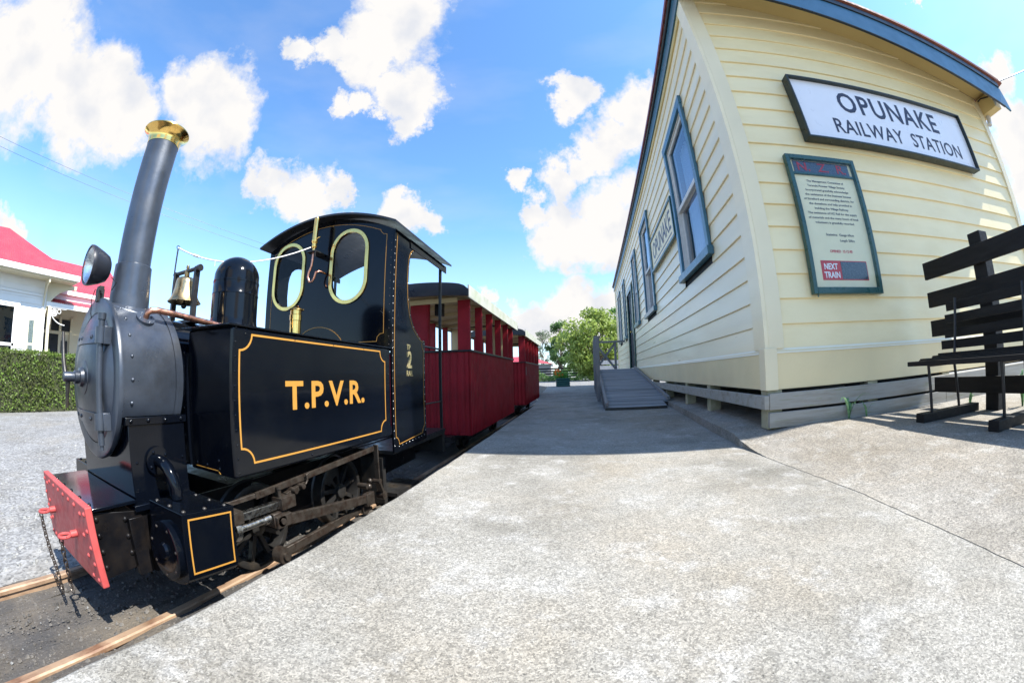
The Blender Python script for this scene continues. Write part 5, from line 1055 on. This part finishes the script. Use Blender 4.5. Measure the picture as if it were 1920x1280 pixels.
# ================================================================== RIGHT SIDE: board fence, bench, plants
def right_side():
    r = empty('board_fence', (2.72,2.14,AZ), label='black stained fence of four wide boards on square posts beside the station', category='fence')
    X = 2.72-2.72
    for z0, z1 in ((.92,1.045),(.715,.825),(.505,.62),(.11,.215)):
        m = MB(); m.box(-.03,-2.9,z0,.0,0,z1); m.build('board', 'blackwood', r, bevel=.003)
    for y in (-.52, -2.4):
        m = MB(); m.box(.002,y-.055,-.05,.11,y+.055,1.13); m.build('post', 'blackwood', r, bevel=.004)
    b = empty('slatted_bench', (2.35,1.3,AZ), label='black slatted bench on thin iron legs and timber skids in front of the board fence', category='bench')
    y0, y1 = -1.35, .60; ox, oy = -2.35, -1.3
    for i, x in enumerate((2.10, 2.165, 2.235, 2.305, 2.375)):
        m = MB(); m.box(x+ox,y0,.322+.006*i,x+ox+.055,y1-.05*(i % 2),.350+.006*i); m.build('seat_slat', 'blackwood', b, bevel=.002)
    m = MB(); m.beam((2.43+ox,y0,.375),(2.43+ox,y1-.03,.375),.05,.022); m.build('seat_slat', 'blackwood', b, bevel=.002)
    for x, z in ((2.45,.435),(2.50,.505),(2.52,.60),(2.55,.68)):
        m = MB(); m.beam((x+ox,y0,z),(x+ox,y1-.04,z),.018,.055); m.build('back_slat', 'blackwood', b, bevel=.002)
    for y in (1.74, 1.20, .45):
        yy = y+oy
        for (p, q) in (((2.13,.33),(2.16,.05)),((2.50,.72),(2.42,.33)),((2.42,.33),(2.47,.05))):
            m = MB(); m.tube([(p[0]+ox,yy,p[1]),(q[0]+ox,yy,q[1])], .010, 8); m.build('leg', 'blackiron', b)
        m = MB(); m.tube([(2.13+ox,yy,.322),(2.43+ox,yy,.322)], .009, 8); m.build('seat_bracket', 'blackiron', b)
        m = MB(); m.box(2.04+ox,yy-.035,.0,2.68+ox,yy+.035,.052); m.build('foot', 'blackwood', b, bevel=.003)
    def tuft(name, loc, n, h, lab, seed, lean=.5, wd=.012):
        random.seed(seed); m = MB()
        for _ in range(n):
            a = random.uniform(0, 2*pi); hh = h*random.uniform(.6, 1.1); rr = hh*lean*random.uniform(.5, 1.3); vs = []; fs = []; K = 7
            for k in range(K+1):
                t = k/K; x = rr*t**1.4*cos(a); y = rr*t**1.4*sin(a)*.5; z = hh*(sin(t*pi*.62)/sin(pi*.62) if t < 1 else .9); w = wd*(1-t)**.6*(.5+t if t < .5 else 1)
                vs += [(x-w*sin(a), y+w*cos(a), z), (x+w*sin(a), y-w*cos(a), z)]
            for k in range(K): fs.append((2*k, 2*k+1, 2*k+3, 2*k+2))
            m.add(vs, fs, None, True)
        return m.build(name, 'strap', None, loc=loc, label=lab, category='plant', group='strap leaved plants growing by the paving')
    tuft('leafy_plant', (1.86,2.25,AZ), 8, .15, 'clump of arching strap leaves growing against the skirting boards of the station', 4, 1.15, .013)
    tuft('leafy_plant', (2.02,2.24,AZ), 4, .13, 'small sparse strap leaved plant just right of the bigger clump by the skirting boards', 9, 1.2, .011)
    tuft('leafy_plant', (2.70,1.80,AZ), 9, .12, 'green plant sprouting at the foot of the black fence post', 14, .8)
    tuft('leafy_plant', (2.98,1.50,AZ), 12, .20, 'leafy plant at the far right edge behind the bench', 21, .7, .014)
    # cable leaving the low roof corner
    m = MB(); P = BM @ Vector((3.80,-.28,3.20)); Q = Vector((26,2.2,16)); pts = [P.lerp(Q, t/12)+Vector((0,0,-1.2*sin(pi*t/12))) for t in range(13)]
    m.tube(pts, .010, 6); m.build('overhead_cable', 'blackiron', label='dark cable running from the low roof corner of the station up to the right', category='cable')
    m = MB(); A = BM @ Vector((3.72,-.06,3.08)); m.tube([A, A+Vector((.02,-.05,.02)), A+Vector((.05,-.14,.0)), P+Vector((.01,.02,-.16)), P+Vector((-.02,-.02,-.05)), P], .009, 7)
    m.sphere(P, .03, sq=(1,1,1.2)); m.build('cable_bracket', 'blackiron', label='small cable insulator and looped lead at the low corner of the station roof', category='insulator')

# ================================================================== VEGETATION
def leaves(m, pts, size, flat=.3):
    for p in pts:
        s = size*random.uniform(.6, 1.3); n = Vector((random.gauss(0,1), random.gauss(0,1), random.gauss(0,1)+flat)).normalized(); X = n.orthogonal().normalized(); a = random.uniform(0, 6.28); Y = n.cross(X); U = X*cos(a)+Y*sin(a); V = n.cross(U)
        p = Vector(p); m.add([p-U*s, p-V*s*.45, p+U*s, p+V*s*.45], [(0,1,2,3)])
def tree(name, loc, h, w, lab, mt, seed, nl=2600, clumps=26, trunk=.14, base=.25, size=.12, group='trees beyond the far fence', spread=.16, squash=1.0, top=.0):
    random.seed(seed); r = empty(name, loc, 0, label=lab, category='tree', group=group)
    m = MB(); tips = []; top_ = Vector((random.uniform(-.05,.05)*w, 0, h*.72)); m.tube([(0,0,-.1),(random.uniform(-.1,.1),0,h*.3),top_], [trunk, trunk*.7, trunk*.2], 9)
    cl = []
    for k in range(clumps):
        t = (k+.5)/clumps; a = k*2.399+random.uniform(-.4,.4); zz = lerp(base, 1-spread*.5, random.random()**(.85))
        prof = sin(pi*min(1, max(0, (zz-base)/(1-base)))**.75)**.6 if top == 0 else (1-abs(2*(zz-base)/(1-base)-1)**2.2)
        rad = w/2*max(.12, prof)*random.uniform(.35, .92); c = Vector((cos(a)*rad, sin(a)*rad*.9, zz*h)); cl.append(c)
        s = Vector((0,0,max(h*.15, zz*h-rad*.9-h*.08))); mid = s.lerp(c, .55)+Vector((0,0,h*.02)); m.tube([s, mid, c], [trunk*.38, trunk*.22, trunk*.07], 6)
    m.build('trunk', 'bark', r)
    m = MB(); per = nl//clumps
    for c in cl:
        R0 = w*spread*random.uniform(.7, 1.35)
        pts = []
        for _ in range(per):
            v = Vector((random.gauss(0,1), random.gauss(0,1), random.gauss(0,1)*.75)); v = v.normalized()*R0*random.random()**.4; pts.append(c+v*(1 if v.z > 0 else .9))
        leaves(m, pts, size)
    m.build('crown', mt, r); return r
def vegetation():
    g = 'trees beyond the far fence'
    tree('round_tree', (1.05,26,GZ), 4.75, 5.6, 'large rounded yellow green tree behind the ramp railing', 'olive', 31, 11000, 75, .2, .05, .13, g, .115, top=1)
    tree('tall_tree', (-1.85,38,GZ), 5.9, 3.3, 'tall open green tree left of the large rounded tree', 'green', 12, 4600, 40, .12, .28, .13, g, .13)
    tree('bare_tree', (-3.9,40,GZ), 5.3, 2.9, 'thin pale tree with few leaves at the end of the second carriage', 'silver', 17, 1300, 30, .10, .35, .10, g, .12)
    tree('dark_tree', (3.6,30,GZ), 6.2, 3.2, 'darker green tree close to the far corner of the station', 'bright', 19, 3600, 30, .15, .1, .13, g, .15)
    tree('garden_tree', (-14,10.2,BZ), 3.3, 3.2, 'leafy garden tree seen behind the bell and dome', 'green', 44, 2500, 26, .1, .1, .10, 'trees behind the locomotive', .16)
    tree('garden_tree', (-19,19,BZ), 4.3, 4.2, 'garden tree seen through the cab windows', 'green', 45, 2600, 26, .1, .1, .12, 'trees behind the locomotive', .16)
    random.seed(77)
    m = MB()   # low shrubs behind the far fence, one mass
    for _ in range(5000):
        x = random.uniform(-7.5,6); y = random.uniform(27.5,29.5); m_h = .55+.35*sin(x*1.3)+.2*sin(x*3.1); leaves(m, [(x,y,GZ+random.random()*max(.2,m_h))], .09)
    m.build('shrubs', 'green', kind='stuff')
    m = MB()
    for _ in range(9000):
        x = random.uniform(-80,60); y = 75+random.uniform(-3,3); hh = 3.2+1.2*sin(x*.21)+.8*sin(x*.53+1); leaves(m, [(x,y,BZ+random.random()*hh)], .5)
    for _ in range(7000):
        y = random.uniform(-20,75); x = -60+random.uniform(-3,3); hh = 3+1.2*sin(y*.21)+.8*sin(y*.53+1); leaves(m, [(x,y,BZ+random.random()*hh)], .5)
    m.build('distant_woodland', 'green', kind='stuff')
    # clipped hedge in front of the villa
    r = empty('clipped_hedge', (-10.2,2,BZ), label='clipped green hedge between the gravel yard and the white villa', category='hedge')
    p0, p1 = Vector((-9.55,-3.2,0)), Vector((-10.6,4.6,0)); d = (p1-p0).normalized(); n = Vector((d.y,-d.x,0)); o = Vector((-10.2,2,0)); h = 1.27; th = 1.0
    m = MB(); q = [p0-o, p1-o]; L = (p1-p0).length
    F = frame((q[0].x,q[0].y,0), d, n, (0,0,1)); m.box(0,-th+.08,.0,L,-.07,h-.07,F); m.build('hedge_core', 'hedgedark', r)  # solid dark box filling the hedge, stands for the shade behind the leaves
    m = MB(); pts = []
    for _ in range(17000):
        u = random.uniform(0, L)
        if random.random() < .68: pts.append(F @ Vector((u, random.gauss(-.03,.035)+.03*sin(u*4), random.uniform(.06, h))))
        else: pts.append(F @ Vector((u, -random.uniform(0, th), h+random.gauss(-.02,.025)+.015*sin(u*5))))
    leaves(m, pts, .032, .5); m.build('foliage', 'hedge', r)

# ================================================================== VILLA
def villa():
    R = empty('villa', (-14,2,BZ), label='white weatherboard villa with a red iron roof and verandah behind the hedge', category='house')
    o = Vector((-14,2,BZ)); H = 3.55      # eave height
    def wall(name, x, ya, yb, z0, z1, mt, holes=()):
        m = MB(); z = z0
        while z < z1-.01:
            zz = min(z+.16, z1)
            segs = [(ya, yb)]
            for a, b, c, d in holes:
                if d > z+.01 and c < zz-.01:
                    ns = []
                    for s, e in segs:
                        if b <= s or a >= e: ns.append((s, e))
                        else:
                            if a > s: ns.append((s, a))
                            if b < e: ns.append((b, e))
                    segs = ns
            for s, e in segs: m.add([(x+.02,s,z),(x+.02,e,z),(x,e,zz),(x,s,zz),(x,s,z),(x,e,z)], [(0,1,2,3),(4,5,1,0)])
            z = zz
        return m.build(name, mt, R)
    # bay room: front wall local x=0, world y -1.5..2.85
    y0, y1 = -4.2, .80
    win = [(-1.78,-.16,.5,2.62)]
    wall('front_wall', 0, y0, y1, 0, H-.1, 'villawhite', [(-1.78,-.16,.5,2.62)])
    m = MB(); m.box(-4,y1-.02,0,0,y1,H-.1); m.box(-.03,y0,0,-.02,-1.80,H-.1); m.box(-.03,-.14,0,-.02,y1-.021,H-.1); m.box(-.03,-1.8,0,-.02,-.14,.5); m.box(-.03,-1.8,2.62,-.02,-.14,H-.1); m.build('side_wall', 'villawhite', R)
    m = MB(); m.box(.0,y1-.12,0,.045,y1+.01,H-.12); m.box(.022,-1.9,2.62,.06,-.04,2.74); m.box(.022,-1.90,.5,.05,-1.78,2.62); m.box(.022,-.16,.5,.05,-.04,2.62); m.box(.03,-4.2,2.95,.05,y1-.12,3.02); m.box(.022,-1.95,.4,.09,.0,.5); m.build('wall_trim', 'villawhite', R, bevel=.005)
    wn = MB(); wn.box(.0,-1.78,1.49,.04,-.16,1.57); wn.box(.0,-1.78,.5,.04,-1.71,2.62); wn.box(.0,-.23,.5,.04,-.16,2.62); wn.box(.0,-1.71,2.55,.04,-.23,2.62); w = wn.build('window', 'villawhite', R)
    g = MB(); g.box(.015,-1.71,.5,.02,-.23,2.55); g.build('glass', 'glass', w)
    m = MB(); m.box(-2.5,-3,0,-2.45,y1-.03,H-.1); m.box(-2.5,-3,.3,-.05,y1-.03,.32); m.build('room', 'interior', R)
    # narrow side window near the corner
    m = MB(); m.box(.025,.26,.9,.05,.50,2.30); w = m.build('window', 'villacream', R); g = MB(); g.box(.05,.30,1.62,.056,.46,2.25); g.box(.05,.30,.95,.056,.46,1.55); g.build('glass', 'glass', w)
    # curved eave bracket and eaves
    m = MB(); A = [(.02+.0, 2.45)]+[(.02+.62*(1-cos(t)), 2.45+.85*sin(t)) for t in [pi/2*k/10 for k in range(1, 11)]]+[(.64,3.42),(.02,3.42)]
    m.plate([A], .05, frame((0,y1-.06,0),(1,0,0),(0,0,1),(0,-1,0))); 
    B = [(0,2.35)]+[(1.0*(1-cos(t)), 2.35+.95*sin(t)) for t in [pi/2*k/10 for k in range(1, 11)]]+[(1.02,3.42),(0,3.42)]
    m.plate([B], .05, frame((.0,y1,0),(0,1,0),(0,0,1),(1,0,0))); m.build('eave_bracket', 'villacream', R, bevel=.004)
    ex, ey = .62, y1+.82
    m = MB(); m.box(-4,-5,3.42,ex,ey,3.47); m.build('soffit', 'villacream', R)
    m = MB(); m.box(ex-.01,-5,3.46,ex+.10,ey+.08,3.62); m.box(-4,ey-.01,3.46,ex-.011,ey+.08,3.62); m.build('gutter', 'villawhite', R, bevel=.01)
    # hipped roof over the bay
    pk = Vector((-1.4,-.72,5.02)); pk2 = Vector((-1.4,-4,4.9))
    m = MB(); e = .08
    m.add([(ex+e,-6,3.60),(ex+e,ey+e,3.60),(pk.x,pk.y,pk.z),(pk.x,-6,4.75),(-4.5,ey+e,3.60),(-4.5,-.72,4.9)], [(0,1,2,3),(1,4,5,2),(2,5,3)]); m.build('roof', 'villaroof', R)
    # main range behind with its own roof and verandah, world y from 2.9 on
    vx = -1.9
    m = MB(); m.box(vx-.15,y1,0,vx-.1,4.2,3.2); m.build('rear_wall', 'villacream', R)
    m = MB(); m.add([(-.95,y1-2,3.43),(-.95,4.3,3.43),(-3.7,4.3,4.95),(-3.7,y1-.3,4.95)], [(0,1,2,3)]); m.add([(-3.7,y1-.3,4.95),(-3.7,4.3,4.95),(-6,4.3,3.6),(-6,y1-.3,3.6)], [(0,1,2,3)]); m.build('roof', 'villaroof', R)
    m = MB(); m.box(-.96,y1,3.28,-.85,4.3,3.42); m.box(-1.0,y1,2.9,-.97,4.3,3.28); m.build('gutter', 'villawhite', R, bevel=.01)
    # verandah roof (corrugated, curved), fascia, posts, lace
    vs = []; fs = []; K = 90
    for j in range(K+1):
        y = lerp(y1, 4.2, j/K); dz = .012*cos(j*pi)
        for t in (0,.33,.66,1): vs.append((-1.1+1.15*t, y, 3.10-.24*t**1.8+dz))
    for j in range(K):
        for i in range(3): a = 4*j+i; fs.append((a, a+4, a+5, a+1))
    m = MB(); m.add(vs, fs); m.build('verandah_roof', 'villaroof', R)
    m = MB(); m.box(.04,y1+.01,2.70,.10,4.2,2.84); m.build('verandah_fascia', 'villawhite', R, bevel=.006)
    for y in (y1+.08, 3.2):
        m = MB(); m.box(.02,y,0,.12,y+.1,2.70); m.build('verandah_post', 'villacream', R, bevel=.008)
    m = MB()
    for s in (1,):
        yb = y1+.18
        m.tube([(.07,yb+.01,2.68),(.07,yb+.55,2.68)], .014, 6); m.tube([(.07,yb+.01,2.68),(.07,yb+.01,2.2)], .014, 6)
        pts = [(.07, yb+.52*(1-sin(t)), 2.22+.44*(1-cos(t))) for t in [pi/2*k/10 for k in range(11)]]; m.tube(pts, .018, 6)
        for c, r_ in (((yb+.13,2.55),.10),((yb+.13,2.55),.05),((yb+.30,2.60),.06)): m.tube([(.07, c[0]+r_*cos(2*pi*k/16), c[1]+r_*sin(2*pi*k/16)) for k in range(17)], .011, 6)
        for a in range(4): m.tube([(.07,yb+.13-.1*cos(a*pi/4),2.55-.1*sin(a*pi/4)),(.07,yb+.13+.1*cos(a*pi/4),2.55+.1*sin(a*pi/4))], .009, 6)
    m.build('verandah_lace', 'villawhite', R)
    m = MB(); m.box(vx-.09,y1+.25,0,vx-.05,y1+1.0,2.1); m.box(vx-.09,y1+.25,2.22,vx-.05,y1+1.45,2.6); m.box(vx-.09,y1+1.14,.8,vx-.05,y1+1.38,1.9); d = m.build('door', 'interior', R)
    m = MB(); m.box(vx-.10,y1+.15,0,vx-.03,y1+.25,2.7); m.box(vx-.10,y1+1.0,0,vx-.03,y1+1.10,2.7); m.box(vx-.10,y1+.25,2.1,vx-.03,y1+1.0,2.2); m.box(vx-.10,y1+1.45,0,vx-.03,y1+1.55,2.7); m.box(vx-.10,y1+.6,2.2,vx-.03,y1+.68,2.6); m.build('door_frame', 'villacream', d, bevel=.004)
    # step ladder standing behind the glass
    r = empty('step_ladder', (-14.5,.75,BZ+.32), label='white folding step ladder standing behind the villa window', category='ladder')
    for s in (1, -1):
        m = MB(); m.beam((0,s*.26,0),(0,s*.06,1.15),.05,.06,(1,0,0)); m.build('leg', 'villawhite', r)
    for k in range(4): m = MB(); t = .15+.2*k; m.box(-.04,-.26+.2*t,1.15*t-.015,.04,.26-.2*t,1.15*t+.015); m.build('step', 'villawhite', r)

# ================================================================== FAR END OF THE PLATFORM
def far_things():
    r = empty('planter', (-.70,15.3,GZ), .08, label='green timber planter of orange flowers at the end of the platform', category='planter')
    m = MB()
    for k in range(4):
        z = .045+.085*k
        for s in (1, -1): m.tube([(-.26,s*.2,z),(.26,s*.2,z)], .045, 10); m.tube([(s*.24,-.2,z),(s*.24,.2,z)], .045, 10)
    m.build('box', 'greenpaint', r)
    m = MB(); m.box(-.22,-.18,.02,.22,.18,.30); m.build('soil', 'bark', r)
    random.seed(8); m = MB()
    for _ in range(1500): leaves(m, [(random.gauss(0,.15), random.gauss(0,.12), .32+abs(random.gauss(0,.13)))], .03)
    m.build('foliage', 'bright', r)
    for k in range(11):
        x, y, z = random.uniform(-.34,.05), random.uniform(-.2,.1), .40+random.uniform(0,.28); m = MB(); m.tube([(x*.6,y*.6,.32),(x,y,z)], .004, 5); 
        for a in range(7): t = 2*pi*a/7; m.add([(x,y,z),(x+.035*cos(t-.4),y-.01,z+.035*sin(t-.4)),(x+.055*cos(t),y-.02,z+.055*sin(t)),(x+.035*cos(t+.4),y-.01,z+.035*sin(t+.4))], [(0,1,2,3)])
        m.build('flower', 'orange', r)
    # dark rail fence
    r = empty('rail_fence', (-3.4,30,GZ), label='dark post and rail fence across the far end beyond the planter', category='fence')
    L = 5.2
    for k in range(5): m = MB(); m.box(.0,-.03,.08+.20*k,L,.0,.20+.20*k) if k < 5 else 0; m.build('rail', 'blackwood', r)
    for k in range(4): m = MB(); x = L*k/3; m.box(x-.06,.0,-.05,x+.06,.1,1.12); m.build('post', 'blackwood', r)
    r = empty('pale_fence', (.87,19.5,GZ), label='pale grey rail fence seen through the ramp railing', category='fence')
    for k in range(4): m = MB(); m.box(0,-.03,.10+.27*k,2.6,.0,.31+.27*k); m.build('rail', 'pile' if k > 3 else 'shedgrey', r)
    for k in range(3): m = MB(); x = 1.25*k; m.box(x-.05,.0,-.05,x+.05,.1,1.13); m.build('post', 'shedgrey', r)
    # small red shed
    r = empty('small_shed', (-4.1,31,GZ), label='small red and grey shed with a red roof beyond the second carriage', category='shed')
    m = MB(); m.box(-2.2,0,0,.3,2.2,1.55); m.build('wall', 'shedred', r); m = MB(); m.box(-.5,-.03,.5,-.1,-.002,1.3); m.box(-.02,-.9,.0,.0,-.02,1.2); m.build('doorway', 'interior', r)
    m = MB(); m.box(.302,-.02,0,1.75,2.2,1.35); m.build('side_wall', 'shedgrey', r)
    m = MB(); m.add([(-2.4,-.5,1.5),(.55,-.5,1.5),(.3,1.2,2.1),(-2.4,1.2,2.1),(-2.4,-.5,1.44),(.55,-.5,1.44)], [(0,1,2,3),(4,5,1,0)]); m.add([(.4,-.4,1.50),(1.9,-.3,1.36),(1.9,2.2,1.36),(.4,2.2,1.9)], [(0,1,2,3)]); m.build('roof', 'villaroof', r)
    # overhead wires on the left
    for k, (a, b) in enumerate((((-40,-12,18.5),(-24.5,29,11.3)),((-40,-12,17.8),(-24.5,29,10.75)))):
        a = Vector(a); b = Vector(b); pts = [a.lerp(b, t/30)+Vector((0,0,-1.0*4*(t/30)*(1-t/30))) for t in range(31)]
        m = MB(); m.tube(pts, .012, 5); m.build('overhead_wire', 'blackiron', label=('upper' if k == 0 else 'lower')+' of two thin overhead wires crossing the sky behind the chimney', category='wire', group='overhead wires behind the chimney')

setting(); rails(); station(); signs(); ramp(); loco(); carriages(); right_side(); vegetation(); villa(); far_things()
